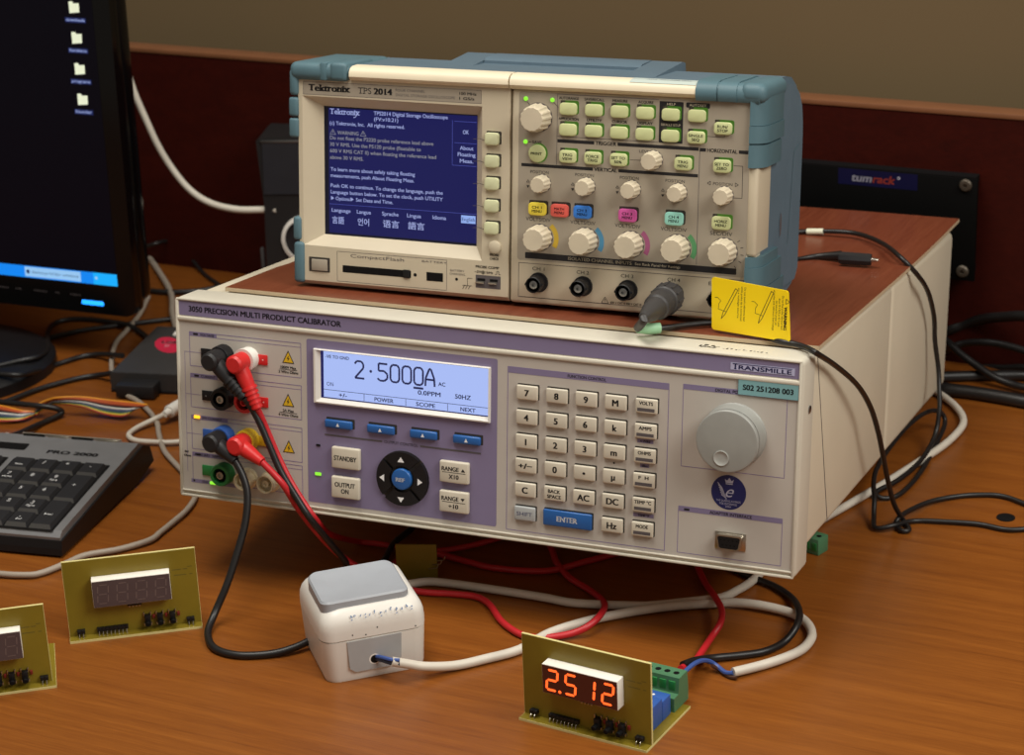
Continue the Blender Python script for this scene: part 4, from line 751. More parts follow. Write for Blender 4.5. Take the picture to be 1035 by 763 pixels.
 'far_black2': [(-350.5, 1993.3, 3.0), (-325.5, 1981.5, 3.0), (-292.6, 1980.3, 3.0), (-261.6, 1996.4, 3.0)],
 'ribbon_a_top': [(-390.9, 1688.4, 10.0), (-380.7, 1688.2, 14.0), (-370.9, 1685.1, 17.0), (-352.2, 1684.6, 17.0), (-330.9, 1681.3, 15.0), (-310.8, 1676.2, 14.0), (-295.2, 1668.1, 14.0)],
 'ribbon_a_bot': [(-390.5, 1681.9, 3.0), (-382.5, 1693.0, 6.0), (-372.1, 1687.4, 10.0), (-352.7, 1682.4, 9.0), (-333.5, 1675.5, 4.0), (-317.3, 1669.5, 4.0), (-309.5, 1673.7, 8.0)],
 'ribbon_b_top': [(-431.3, 1702.1, 8.0), (-414.5, 1691.6, 8.0), (-400.2, 1683.9, 7.0), (-389.3, 1685.5, 5.0)],
 'ribbon_b_bot': [(-426.0, 1673.1, 3.0), (-411.2, 1671.5, 3.0), (-398.8, 1674.4, 3.0), (-390.1, 1688.3, 3.0)],
}

# ---------------------------------------------------------------- leads and cables (routes in millimetres on the desk)
def cord(name, pts, r, m, label, cat, group=None, n=10):
    b = MB(); b.tube(pts, r, m, n)
    return tag(b.build(name), label, cat, group)
CAL_M = cal.matrix_world
def calpt(X, y, z): return (CAL_O + CAL_R @ Vector((X-215, y, z)))
def rightangle_plug(t, X, z, end, m, ring=None, fins=False):
    # shrouded 4 mm plug pushed into a binding post at (X, z), boot turning down to the point 'end' (world mm)
    b = MB(); p0, p1, p2 = calpt(X, -7, z), calpt(X-.3, -13, z-.2), calpt(X-.6, -19.5, z-.4)
    b.tube([p0, p1, p2], 7, m, 22, 3, True, [6.2, 6.4, 6.4]); b.tube([p2, p2+(p2-p1).normalized()*1.6], 6, m, 22, 1, True, [6.2, 4.8]); c = calpt(X-.4, -14, z-.3); e = Vector(end); d = (e-c)
    b.tube([c, c+d*.35, c+d*.7, e], 5, m, 16, 5, True, [5.3, 5.2, 4.1, 3.2])
    if fins:
        for k in range(5):
            q = c+d*(.55+.1*k); dn = d.normalized(); b.tube([q-dn*.9, q+dn*.9], 5.6-.45*k, m, 14, 1)
    b.build('plug', t)
    if ring:
        b = MB(); q0, q1 = calpt(X+.4, -6.5, z+.2), calpt(X+.2, -9, z+.1); b.tube([q0, q1], 8.0, ring, 24, 1); b.build('plug_collar', t)
def lead(name, key_, r, m, label, jackpos, ring=None, fins=False, pm=None):
    t = thing(name, label, 'test lead', (0, 0, 0), None, 'test leads plugged into the calibrator')
    rightangle_plug(t, jackpos[0], jackpos[1], CABLES[key_][0], pm or m, ring, fins)
    b = MB(); b.tube(CABLES[key_], r, m, 10); b.build('cord', t)
    return t
lead('test_lead', 'upper_black', 2.3, 'black_cord', 'black test lead with ribbed boot in the top left voltage terminal', (36.6, 101.9), None, True, 'black_soft')
lead('test_lead', 'upper_red', 2.1, 'redcord', 'red test lead with white collar in the top voltage terminal', (55.4, 101.9), 'white', True, 'red')
lead('test_lead', 'lower_black', 2.5, 'black_cord', 'black test lead from the blue terminal to the white switch box left side', (36.0, 46.2), None, False, 'black_soft')
lead('test_lead', 'lower_red', 2.3, 'redcord', 'red test lead from the yellow terminal, passing behind the white switch box', (54.4, 46.2), None, False, 'red')
cord('red_cable', CABLES['under_red'], 2.3, 'redcord', 'red cord lying in the shade under the calibrator', 'cable')
wp = thing('power_cable', 'off white round cable looping from the switch box front to the lit meter', 'cable', (0, 0, 0))
b = MB(); b.tube(CABLES['white_power'], 3.05, 'white_cord', 12); b.build('sheath', wp)
b = MB(); a0 = Vector(CABLES['white_power'][0])
hole = Vector((-101.6, 1258.6, 0)) + RZ(.3023) @ Vector((-1.4, -33, 13.4))
for dz in (-1.2, 1.2): b.tube([a0+Vector((5, -1, dz)), a0+Vector((0, 0, dz)), a0*.5+hole*.5+Vector((0, 0, dz*.9+.4)), hole+Vector((0, 1, dz*.7))], 1.3, 'bluewire' if dz > 0 else mat('dark_wire', (40, 44, 60), .4), 8)
b.build('wire', wp, 'blue bare inner wires at the box')
b = MB(); b.tube(CABLES['blue_wire'], 1.5, 'bluewire', 8); b.build('wire', wp, 'blue wire into the green terminal'); b = MB(); b.tube([(p[0]+2, p[1]-2.5, max(1.5, p[2]-2)) for p in CABLES['blue_wire'][:4]], 1.2, mat('brown_wire', (70, 40, 24), .5), 8); b.build('wire', wp)
cord('mains_cable', CABLES['white_under'], 2.9, 'white_cord', 'off white cable from the switch box back, passing under the calibrator to its right', 'cable', None, 12)
cord('black_cable', CABLES['meter_black'], 2.4, 'black_cord', 'black cord curving from under the calibrator to the lit meter terminal', 'cable')
cord('red_cable', CABLES['meter_red'], 2.25, 'redcord', 'red cord from under the calibrator down to the lit meter terminal', 'cable')
cord('grey_cable', CABLES['grey_left'], 2.2, 'grey_cord', 'long grey cord running from under the calibrator left edge past the keyboard', 'cable')
cord('grey_cable', CABLES['grey_monitor'], 2.9, 'grey_cord', 'grey cord dropping beside the monitor to the calibrator corner', 'cable')
u = thing('usb_cable', 'white cable with a plug, looped on the desk left of the calibrator', 'cable', (0, 0, 0))
b = MB(); b.tube(CABLES['usb_white'], 2.2, 'white_cord', 10); b.build('cord', u)
p, q = [Vector(v) for v in CABLES['usb_plug']]; b = MB(); b.tube([q+(p-q)*k for k in (0, .3, .32, 1)], 3, 'white', 12, 2, True, [2.8, 3.6, 5.4, 5.6]); b.build('plug', u)
cord('black_cable', CABLES['black_a'], 2.3, 'black_cord', 'thin black cord crossing the desk just below the monitor', 'cable')
cord('black_cable', CABLES['black_b'], 2.3, 'black_cord', 'thin black cord looping upright beside the monitor stand', 'cable')
cord('black_cable', CABLES['black_c'], 2.3, 'black_cord', 'black cord into the upper left of the dark adapter box', 'cable')
cord('black_cable', CABLES['black_d'], 2.3, 'black_cord', 'black cord into the lower left of the dark adapter box', 'cable')
k = thing('keyboard_cable', 'black cord crossing the rainbow ribbon to the keyboard back edge', 'cable', (0, 0, 0))
b = MB(); b.tube(CABLES['black_kb'], 2.4, 'black_cord', 10); b.build('cord', k)
e = Vector(CABLES['black_kb'][-1]); e1 = Vector(CABLES['black_kb'][-2]); b = MB(); b.tube([e+(e1-e)*.28, e-(e1-e)*.25], 3.6, 'white', 12); b.build('sleeve', k, 'white sleeve')
cord('black_cable', CABLES['thick_1'], 4.4, 'black_cord', 'thick black cable arching highest behind the calibrator right rear', 'cable', 'black cables behind the calibrator', 12)
cord('black_cable', CABLES['thick_2'], 3.2, 'black_cord', 'black cable arching second highest behind the calibrator right rear', 'cable', 'black cables behind the calibrator', 12)
cord('black_cable', CABLES['thick_3'], 3.2, 'black_cord', 'black cable falling diagonally in front of the others behind the calibrator', 'cable', 'black cables behind the calibrator', 12)
cord('black_cable', CABLES['thick_4'], 3.4, 'black_cord', 'black cable running level above the flat one behind the calibrator', 'cable', 'black cables behind the calibrator', 12)
cord('black_cable', CABLES['thick_5'], 4.4, 'black_cord', 'black cable lying flat at the foot of the wood panel', 'cable', 'black cables behind the calibrator', 12)
cord('black_cable', CABLES['thick_6'], 5.4, 'black_cord', 'thickest black cable lying nearest on the desk at right', 'cable', 'black cables behind the calibrator', 12)
cord('white_cable', CABLES['speaker_wire'], 3.2, 'white_cord', 'white cable hanging from behind the monitor to the speaker', 'cable', None, 12)
cord('black_cable', CABLES['far_black'], 1.8, 'black_cord', 'thin black cord curling against the panel right of the monitor', 'cable')
cord('black_cable', CABLES['far_black2'], 2.6, 'black_cord', 'black cord lying straight on the desk behind the calibrator left corner', 'cable')

# probe plugged into channel 4
pr = thing('probe_cable', 'black probe cable plugged into channel 4 with a yellow warning card', 'probe', (0, 0, 0))
b = MB(); b.tube(CABLES['probe'], 1.8, 'black_cord', 10); b.build('cord', pr)
def spt(x, y, z): return S_O + S_R @ Vector((x, y, z))
b = MB(); a0 = spt(108.4, -9, 17.2); ax = Vector(S_R @ Vector((-.02, -1, -.09)))
pl = [(0, 9.4), (4, 9.6), (12, 9.6), (13, 8.4), (17, 8.4), (18, 9.0), (26, 8.4), (27, 7.2), (36, 6.4), (46, 4.2), (50, 3.0)]
b.tube([a0+ax*h for h, r in pl], 5, 'plug', 24, 2, True, [r for h, r in pl])
for k in range(12):
    a = 2*math.pi*k/12; o_ = S_R @ Vector((9.5*math.cos(a), 0, 9.5*math.sin(a))); b.tube([a0+o_+ax*2, a0+o_+ax*11], .9, 'plug', 6, 1)
b.tube([a0+ax*49, a0+ax*53+Vector((1, 0, -1)), Vector(CABLES['probe'][0])], 2.8, 'plug', 12); b.build('plug', pr)
P_ = [Vector(v) for v in CABLES['probe']]
b = MB(); b.tube([P_[0], P_[1], P_[2]*.7+P_[1]*.3], 3.5, 'mint', 12); b.build('marker', pr, 'pale green marker sleeve')
i0 = len(P_)-3; b = MB(); b.tube([P_[i0]*.62+P_[i0+1]*.38, P_[i0]*.36+P_[i0+1]*.64, P_[i0]*.14+P_[i0+1]*.86], 2.4, mat('pale_marker', (214, 214, 190), .5), 12); b.build('marker', pr, 'pale marker sleeve')
# card: stands on the board, long edge turned towards the viewer
e0 = CAL_R @ Vector((53.8, -14, 0)).normalized(); e2 = CAL_R @ Vector((0, 0, 1)); e1 = e2.cross(e0); O_ = CAL_O + CAL_R @ Vector((142.7, 40, 139.5)) + e0*3.0 + e2*3.0
CARD = Matrix(((e0.x, e1.x, e2.x, O_.x), (e0.y, e1.y, e2.y, O_.y), (e0.z, e1.z, e2.z, O_.z), (0, 0, 0, 1)))
b = MB(CARD); b.T = CARD
pts = []
for cx_, cz_, a0_ in ((53.4, 2, -90), (51, 29.6, 0), (.6, 31.2, 90), (1.8, 2, 180)):
    for q in range(5): a = math.radians(a0_+22.5*q); pts.append((cx_+2*math.cos(a), cz_+2*math.sin(a)))
b.prism(pts, -.35, .35, 'tag')
def vtext(t, x, z0, z1, h, bold=0):
    # line of text running downwards from z0 to z1, letters turned a quarter to the right
    b.text(t, 0, 0, h, 'ink', -.4, w=abs(z0-z1), bold=bold, T=TR(x, 0, z0) @ Matrix.Rotation(math.radians(90), 4, 'Y'))
vtext('WARNING', 50.6, 21.5, 6.9, 2.0, .05); b.line([(51.6, 26.4), (51.6, 23.2), (54.2, 24.8), (51.6, 26.4)], .35, 'ink', -.4)
for x, z0, z1, t in ((48.8, 28.0, 7.0, 'Do not float probe reference lead'), (46.6, 26.2, 8.6, 'above 30 V RMS or 42 V peak'), (44.6, 24.4, 9.2, 'See manual for proper use'), (42.7, 31.0, 5.7, 'of probe and reference lead ratings'), (22.2, 29.6, 8.6, 'Do not touch reference lead'), (20.0, 30.0, 8.4, 'while probe tip is connected'), (17.8, 28.8, 9.8, 'to a voltage source')): vtext(t, x, z0, z1, 1.35)
for px, pz, qx, qz in ((42.0, 29.4, 34.6, 12.4), (16.8, 27.6, 8.4, 11.4)):
    d = Vector((qx-px, qz-pz)).normalized(); nx_, nz_ = -d.y*.9, d.x*.9
    b.line([(px+nx_, pz+nz_), (qx+nx_, qz+nz_), (qx+d.x*4.2, qz+d.y*4.2), (qx-nx_, qz-nz_), (px-nx_, pz-nz_), (px+nx_, pz+nz_)], .4, 'ink', -.4)
    b.line([(qx+nx_+.6*d.x*-3, qz+nz_-3*.6*d.y), (qx-4.2, qz+2.2), (qx-4, qz+5.5), (qx-2.6, qz+7.6), (qx-5, qz+9.4), (qx-7, qz+9.2)], .3, 'ink', -.4)
b.build('warning_card', pr, 'yellow warning card with a drawn probe')
cl = thing('clip_lead', 'black ground clip with metal tip lying on the veneered board right of the oscilloscope', 'clip', (0, 0, 0))
b = MB(); b.tube(CABLES['clip'], 1.6, 'black_cord', 10, 4, True, [1.3, 1.4, 2.2, 3.8]); b.build('lead', cl)
p, q = [Vector(v) for v in CABLES['clip_body']]; b = MB(); b.tube([p, p*.96+q*.04, p*.1+q*.9, q], 4, 'black_soft', 8, 2, True, [3.4, 4.7, 4.5, 4.1]); b.build('body', cl)
b = MB(); d = (q-p).normalized(); b.tube([q-d, q+d*2.5, q+d*5], 1.3, 'metal', 10, 2, True, [1.6, 1.5, .8]); b.build('tip', cl, 'metal tip')

# ---------------------------------------------------------------- surface switch box
sw = thing('switch_box', 'white surface mounted light switch box with a grey rocker on the desk', 'switch', (-101.6, 1258.6, 0), RZ(.3023))
def rrect(cx, cy, hx, hy, r, n=6):
    P = []
    for sx, sy, a0_ in ((1, -1, -90), (1, 1, 0), (-1, 1, 90), (-1, -1, 180)):
        for q in range(n+1): a = math.radians(a0_+90*q/n); P.append((cx+sx*(hx-r)+r*math.cos(a), cy+sy*(hy-r)+r*math.sin(a)))
    return P
def loft(b, levels, m, cap_top=True, cap_bot=True, smooth=True):
    n = len(levels[0][0]); vs_ = []; fs = []
    for P, z in levels: vs_ += [(p[0], p[1], z) for p in P]
    for i in range(len(levels)-1):
        for k in range(n): fs.append((i*n+k, i*n+(k+1) % n, (i+1)*n+(k+1) % n, (i+1)*n+k))
    if cap_top: fs.append(tuple(range((len(levels)-1)*n, len(levels)*n)))
    if cap_bot: fs.append(tuple(reversed(range(n))))
    b.add(vs_, fs, m, smooth)
b = MB(); loft(b, [(rrect(0, 0, 31.5, 31.5, 8), 0), (rrect(0, 0, 32.4, 32.4, 8.6), 3), (rrect(0, 0, 33.8, 33.8, 9), 28.6)], 'white'); b.build('base', sw)
b = MB(); lev = [(rrect(0, 0, 33.4, 33.4, 9), 28.9), (rrect(0, 0, 34.0, 34.0, 9), 29.6), (rrect(0, 0, 34.0, 34.0, 9), 35)]
for q in range(1, 7): a = math.radians(15*q); lev.append((rrect(0, 0, 34-9.5*(1-math.cos(a)), 34-9.5*(1-math.cos(a)), 9.3), 36+13.0*math.sin(a)))
lev.append((rrect(0, 0, 22, 22, 7), 49.1)); loft(b, lev, 'white')
ink_blue = mat('blue_pen_marks', (70, 104, 150), .6)
TT = TR(0, -34.05, 0); rr = random.Random(3)
Tw = TR(-17, -33.1, 44.2) @ Matrix.Rotation(math.radians(-36), 4, 'X')
x = 0
for k in range(13):
    x += 2.1+rr.random()*1.9; z = rr.random()*1.2-1.0
    b.line([(x, z), (x+rr.uniform(-.5, .8), z+rr.uniform(.8, 2.2)), (x+rr.uniform(.3, 1.1), z+rr.uniform(0, 1.5))], .5, ink_blue, -.3, Tw)
    if k % 3 == 0: b.line([(x-.4, z-1.4), (x+.7, z-1.1)], .5, ink_blue, -.3, Tw)
for x, z in ((-14.5, 32.5), (1.5, 35), (-6, 31.3), (26, 31)): b.disc(x, z, .5, 'ink', -34.12, 10)
b.build('lid', sw, 'white rounded lid with faint blue pen marks')
b = MB(); R_ = []
def rk(hx, hy, r, x0=0, y0=0): return rrect(x0, y0, hx, hy, r)
lev = [(rk(26.6, 18.0, 4, -2.4, -7), 45.5), (rk(26.6, 18, 4, -2.4, -7), 50.6), (rk(26.0, 17.4, 4, -2.4, -7), 51.4)]
b = MB(); P = rrect(-2.6, -5.2, 28.2, 21.6, 6, 5); n = len(P)
def RZz(x, y): return 51.4 + 2.6*((y+5.5)/19.5)**2*(1 if y > -5.5 else .5) - .5
vs_ = [(p[0], p[1], 45) for p in P]+[(p[0], p[1], RZz(p[0], p[1])) for p in P]+[((p[0]+2.2)*.96-2.2, (p[1]+5.5)*.95-5.5, RZz(p[0], p[1])+1.2) for p in P]
rings = [vs_[2*n:]]
for f_ in (.7, .4, .12): rings.append([((p[0]+2.2)*.96*f_-2.2, (p[1]+5.5)*.95*f_-5.5, RZz((p[0]+2.2)*f_-2.2, (p[1]+5.5)*f_-5.5)+1.3) for p in P])
vs_ = vs_[:2*n]+[p for r_ in rings for p in r_]; fs = []
for i in range(5):
    for k in range(n): fs.append((i*n+k, i*n+(k+1) % n, (i+1)*n+(k+1) % n, (i+1)*n+k))
fs.append(tuple(range(5*n, 6*n))); b.add(vs_, fs, 'rocker', True); b.disc(16, 0, .5, 'ink', 0, 8, TR(2, -26.8, 48.5)); b.build('rocker', sw, 'grey curved rocker')
b = MB(); b.prism([(-18.4, 28.2), (16.6, 28.2), (15.6, 11.5), (13.4, 8.2), (8, 6.6), (-14, 6.6), (-17.6, 9.5)], -34.3, -32.4, 'membrane'); b.disc(-1.6, 13.6, 3.6, 'white', -34.35, 20); b.disc(-1.4, 13.4, 2.8, 'dark', -34.4, 20); b.build('cable_gland', sw, 'grey cable entry plate')

# ---------------------------------------------------------------- digit meters on L-shaped circuit boards
SEGS = {'2': 'abged', '5': 'afgcd', '1': 'bc', '8': 'abcdefg'}
def meter(label, loc, yaw, digits=None, back=False, depth=58.3, xoff=0):
    t = thing('panel_meter', label, 'meter', loc, RZ(yaw), 'home made digit meters on the desk')
    b = MB(); b.box(0, 86, 0, depth, 0, 1.6, 'pcb_edge'); b.box(.15, 85.85, .25, depth-.15, .2, 1.68, 'pcb'); b.build('base_board', t)
    b = MB(); b.box(0+xoff, 86+xoff, 7.0, 8.6, 1.68, 55.6, 'pcb_edge'); b.box(.25+xoff, 85.75+xoff, 6.92, 8.68, 1.7, 55.35, 'pcb')
    dk = 'brd_trace'
    for x, z, w_ in ((70, 41, 6), (77, 41, 3), (71, 37, 8), (81, 37, 2)): b.rect(x+xoff, x+w_+xoff, z, z+.6, dk, 6.9)
    b.rect(80+xoff, 83+xoff, 42.5, 43, dk, 6.9); b.build('display_board', t)
    d = MB(); d.box(17.9, 68.2, -.9, 6.8, 24.2, 43.3, 'white_paint', .25)
    d.rect(18.1, 68.0, 24.4, 42.9, 'disp_lit' if digits else 'disp', -.97); sh = .09
    dd_ = d.build('digit_display', t, 'four digit display lit orange 2.512' if digits else 'unlit four digit display')
    for k in range(4):
        d = MB(); x0 = 20.6+12.4*k; z0 = 27.0; w_, h_ = 6.8, 13.2; ch = (digits or '8888')[k]; dm = 'seg' if digits else 'seg_off'
        P = {'a': ((0, 1), (1, 1)), 'b': ((1, 1), (1, .5)), 'c': ((1, .5), (1, 0)), 'd': ((0, 0), (1, 0)), 'e': ((0, 0), (0, .5)), 'f': ((0, .5), (0, 1)), 'g': ((0, .5), (1, .5))}
        for s_ in SEGS[ch]:
            (u0, v0), (u1, v1) = P[s_]; q0 = Vector((x0+u0*w_+sh*v0*h_, z0+v0*h_)); q1 = Vector((x0+u1*w_+sh*v1*h_, z0+v1*h_)); dd = (q1-q0).normalized(); wd = .8 if digits else .42
            q0 += dd*.95; q1 -= dd*.95; nn = Vector((-dd.y, dd.x))*wd
            if digits: d.poly([tuple(q0-dd*.7), tuple(q0+nn), tuple(q1+nn), tuple(q1+dd*.7), tuple(q1-nn), tuple(q0-nn)], dm, -1.03)
            else: d.line([tuple(q0), tuple(q1)], .55, dm, -1.03)
        if (digits and k == 0): d.disc(x0+w_+2.2, z0, 1.05, dm, -1.03, 14)
        d.build('digit', dd_)
    def header(x, n_, pitch, y0, z=1.7, w_=2.4, name='pin_header'):
        b = MB()
        for k in range(n_):
            b.box(x+k*pitch, x+k*pitch+w_, y0+.2, 6.9, 4.0, 6.6, 'black', .15); b.tube([(x+k*pitch+w_/2, y0+1.2, 4.2), (x+k*pitch+w_/2, y0-.4, 3.6), (x+k*pitch+w_/2, y0-1.0, 1.6)], .35, 'metal', 6, 2)
        b.build(name, t)
    header(5.2, 2, 2.6, 3.6); header(18, 8, 2.54, 4.2); header(76.4, 2, 2.6, 3.6)
    for k in range(3):
        x = 51.2+8.1*k; b = MB(); b.box(x-1.9, x+1.9, 3.0, 6.9, 4.6, 12.2, 'black', .5); b.lathe([(1.7, 0), (1.7, 3.4), (1.3, 3.8)], 'dark', TR(x, 3.1, 7.6), 14)
        for sx in (-1, 1): b.box(x+sx*2.2-.4, x+sx*2.2+.4, 5.4, 6.9, 11.0, 13.6, 'metal', .15); b.box(x+sx*2.2-.4, x+sx*2.2+.4, 5.0, 6.9, 4.0, 6.0, 'metal', .15)
        b.box(x+3.2, x+4.9, 5.6, 6.9, 8.6, 11.4, mat('red_part', (120, 34, 24), .5) if 'red_part' not in bpy.data.materials else bpy.data.materials['red_part'], .2); b.build('push_button', t)
    b = MB(); b.box(39, 48.4, 5.6, 6.9, 19.6, 22.2, 'black', .3)
    for k in range(4): b.box(40+2.2*k, 40.8+2.2*k, 5.8, 6.9, 18.6, 19.6, 'metal', .1)
    b.build('chip', t)
    if back:
        b = MB(); b.box(66, 79.5, 14, 34, 1.7, 17.5, 'blue_plastic', .6); b.box(66, 79.5, 34.2, 45, 1.7, 15.0, 'blue_plastic', .5); b.disc(0, 0, 1.0, 'ink_white', 0, 14, TR(70.5, 40, 15.1) @ Matrix.Rotation(math.radians(-90), 4, 'X')); b.build('transformer', t, 'blue moulded transformer')
        tb = MB(); X0, X1 = 55, 81.0
        prof = [(47, 1.7), (47, 10.5), (50.5, 10.5), (53, 17), (58.5, 17.4), (60.5, 10.5), (60.5, 1.7)]
        tb.prism([(46.5, 1.7), (46.5, 11), (52.4, 11.4), (53.6, 21.4), (64.6, 21.4), (65.6, 12), (65.6, 1.7)], -X1, -X0, 'term', YZ)
        for k in range(4):
            x = X0+3.1+6.1*k; tb.disc(0, 0, 1.9, 'dark', 0, 16, TR(x, 59.2, 21.48) @ Matrix.Rotation(math.radians(-90), 4, 'X')); tb.box(x-2.2, x+2.2, 52.4, 53.4, 13, 19, 'green', .3); tb.box(x-2.4, x+2.4, 65.2, 65.9, 3.4, 8.6, 'dark', .2)
        tb.build('terminal_block', t, 'green four way screw terminal')
    return t
M['brd_trace'] = mat('board_trace', (92, 84, 30), .6)
meter('digit meter on an olive circuit board, lit orange showing 2.512', (-4.3, 1166.2, 0), -.5425, '2512', True)
meter('unlit digit meter board standing in front of the keyboard, shown whole', (-295.1, 1287.1, 0), .1713)
meter('unlit digit meter board at the lower left, cut by the photo edge', (-293.7-86*math.cos(.2), 1229.6-86*math.sin(.2), 0), .2, None, False, 58.3, -2.2)

# circuit board and green terminal left in the shade under the calibrator
t = thing('circuit_board', 'olive circuit board in the shade behind the switch box', 'circuit board', (-82, 1362, 0), RZ(-.1))
b = MB(); b.box(-2, 26, 0, 1.6, 0, 26, 'pcb'); b.build('board', t)
b = MB()
for k in range(3): b.tube([(20+3*k, -.2, 8+3*k), (26+2.5*k, -3, 10+3*k), (27+2.5*k, -3, 12.5+3*k)], .4, 'metal', 6, 2)
b.build('pins', t)
t = thing('terminal_block', 'green terminal block sticking out under the calibrator right side', 'terminal block', (200.5, 1383, 2), RZ(-.75))
b = MB(); b.box(-14, 12, -6, 6, -2, 10, 'term', .5); b.build('body', t)
b = MB()
for k in range(4): b.box(-11.6+6*k, -7.4+6*k, -6.3, -5.7, 1, 7, 'green', .3); b.disc(0, 0, 1.8, 'dark', 0, 12, TR(-9.5+6*k, 0, 10.06) @ Matrix.Rotation(math.radians(-90), 4, 'X'))
b.build('screw_holes', t)

# ---------------------------------------------------------------- keyboard (local X along a key row, Y towards the back)
KT = RZ(-.2871) @ RX(.0897)
kb = thing('keyboard', 'silver and black keyboard with number pad at the photo left edge', 'keyboard', (-369.6, 1526.1, 24.1), KT)
b = MB()
b.prism([(-90.4, -4), (-90.4, -1.0), (-86, 2.4), (46, 2.2), (51, -.6), (51, -9), (-90.4, -9)], -75.0, 190, 'silver', YZ)
o = b.build('frame', kb, 'silver top frame')
b = MB(); b.prism([(-93, -9), (-91, -3.2), (51, -2.2), (61, -8), (64, -22), (34, -25), (-94, -13.6)], -76.4, 190, 'black', YZ); b.build('underside', kb, 'black sloping sides')
bb = MB(TR(0, 0, 2.5) @ Matrix.Rotation(math.radians(-90), 4, 'X'))
bb.rect(-10.4, 68.6, -88.2, 9.6, 'dark', 0, 1); bb.rect(-90, -15, -88.2, 9.6, 'dark', 0, 1); bb.rect(-60, -8.5, 22, 32, 'dark', 0, 1.5)
bb.text('PRO 2000', 10.4, 20.6, 4.6, 'ink', -.05, w=42, bold=.04)
bb.build('key_well', kb, 'dark key wells with PRO 2000 printed behind them')
b = MB()
for k in range(4): b.box(-21+20.3*k, -2.6+20.3*k, 44.4, 47.8, 1.4, 3.4, 'black_gloss' if k % 2 == 0 else 'metal', .9)
b.tube([(-22, 46.8, 3.1), (61, 46.8, 3.1)], .8, 'metal', 8, 2); b.build('edge_strip', kb, 'shiny strip along the back edge')
def keycap(x0, x1, y0, y1, cap=None, small=None):
    b = MB(); i_ = 1.7; zt = 5.0; zb = 2.3
    V = [(x0, y0, zb), (x1, y0, zb), (x1, y1, zb), (x0, y1, zb), (x0+i_, y0+2.6, zt), (x1-i_, y0+2.6, zt), (x1-i_, y1-.8, zt), (x0+i_, y1-.8, zt)]
    b.add(V, [(0, 1, 5, 4)], 'keycap_side'); b.add(V, [(1, 2, 6, 5), (2, 3, 7, 6), (3, 0, 4, 7), (4, 5, 6, 7)], 'keycap')
    Tk = TR((x0+x1)/2, (y0+y1)/2+1, zt+.05) @ Matrix.Rotation(math.radians(-90), 4, 'X')
    if cap: b.text(cap, -1.0, .2, 4.0, 'ink_white', 0, align='C', T=Tk, bold=.03)
    if small: b.text(small, -.4, -3.8, 2.2, 'ink_white', 0, align='C', T=Tk)
    b.build('keycap', kb)
g_ = .6; P_ = 19.05
def kc(i, j, t=None, s_=None, w_=1, h_=1): x0 = -9.2+P_*i; y1 = 8.4-P_*j; keycap(x0+g_, x0+P_*w_-g_, y1-P_*h_+g_, y1-g_, t, s_)
kc(0, 0, None, 'Num'); kc(1, 0, '/'); kc(2, 0, '*'); kc(3, 0, '-')
kc(0, 1, '7', 'Home'); kc(1, 1, '8'); kc(2, 1, '9', 'PgUp'); kc(3, 1, '+', None, 1, 2)
kc(0, 2, '4'); kc(1, 2, '5'); kc(2, 2, '6'); kc(0, 3, '1', 'End'); kc(1, 3, '2'); kc(2, 3, '3', 'PgDn'); kc(3, 3, None, 'Enter', 1, 2)
kc(0, 4, '0', 'Ins', 2); kc(2, 4, '.', 'Del')
for j in range(5):
    for i in range(3):
        if j in (0, 1) or (j == 4) or (j == 3 and i == 1):
            x0 = -76+P_*i+1.5; y1 = 8.4-P_*j; keycap(x0+g_, x0+P_-g_, y1-P_+g_, y1-g_)

# ---------------------------------------------------------------- monitor (local origin at its lower right front corner)
mo = thing('monitor', 'glossy black computer monitor with a dark desktop and blue taskbar', 'monitor', (-308.5, 1790, 50.1), RZ(-.4) @ RX(-.03))
sh_T = Matrix.Rotation(0, 4, 'Y')
W_, H_ = 470, 330
b = MB(); b.box(-W_, -14, 3, 20, -5, H_, 'black_gloss', 6, 4); b.box(-W_+6, -13, 10, 34, 2, H_-6, 'black_gloss', 9, 4); b.box(-W_+60, -60, 40, 66, 30, H_-40, 'black', 12, 3)
fr = [(-W_, -5.6), (-11, -5.6), (-5, -2), (-3, 6), (-3, H_), (-W_, H_)]
b.prism([(-W_, -6), (-22, -6), (-16, -4), (-13, 1), (-12, 9), (-12, H_), (-W_, H_)], 0, 6, 'black_gloss')
for x, w_ in ((-150, 9), (-133, 6), (-114, 13), (-92, 4), (-77, 10)): b.text('MENU'[:max(2, int(w_/3))], x, 8.6, 1.7, 'ink_grey', -.06, w=w_)
b.box(-66, -44, -.8, 1, 1.5, 5.5, 'pled', 1.2, 3)
b.build('housing', mo, 'glossy black frame with a lit blue power bar')
b = MB(); y = -.15
b.rect(-W_+22, -28.2, 20.6, H_-24, 'desktop', y); b.rect(-W_+22, -28.2, 20.8, 31.4, 'taskbar', y-.05); b.rect(-121.5, -64.6, 21.8, 30.6, 'task_pale', y-.1); b.rect(-52, -28.2, 20.8, 31.4, 'tray', y-.08); b.disc(-49, 26.6, 1.5, 'task_pale', y-.12, 12)
b.disc(-118.2, 26.2, 1.8, 'icon_shadow', y-.14, 12); b.text('desktop folder window', -114.5, 25.2, 2.2, 'icon_shadow', y-.14, w=48)
for z, t, w_ in ((260, 'downloads', 18), (234.6, 'fordiana', 17), (208.6, 'programs', 18), (182.8, 'blender', 16)):
    x = -45.6
    b.poly([(x-5, z-5), (x+4.6, z-4), (x+4.8, z+3.6), (x-.4, z+3.2), (x-1.4, z+5), (x-5, z+4.6)], 'icon', y-.06); b.rect(x-w_/2-1, x+w_/2+1, z-12.8, z-8.6, 'icon_shadow', y-.06); b.text(t, x, z-11.6, 2.4, 'icon_txt', y-.1, align='C', w=w_, bold=.02)
b.build('screen', mo, 'dark screen with folder icons and a blue taskbar')
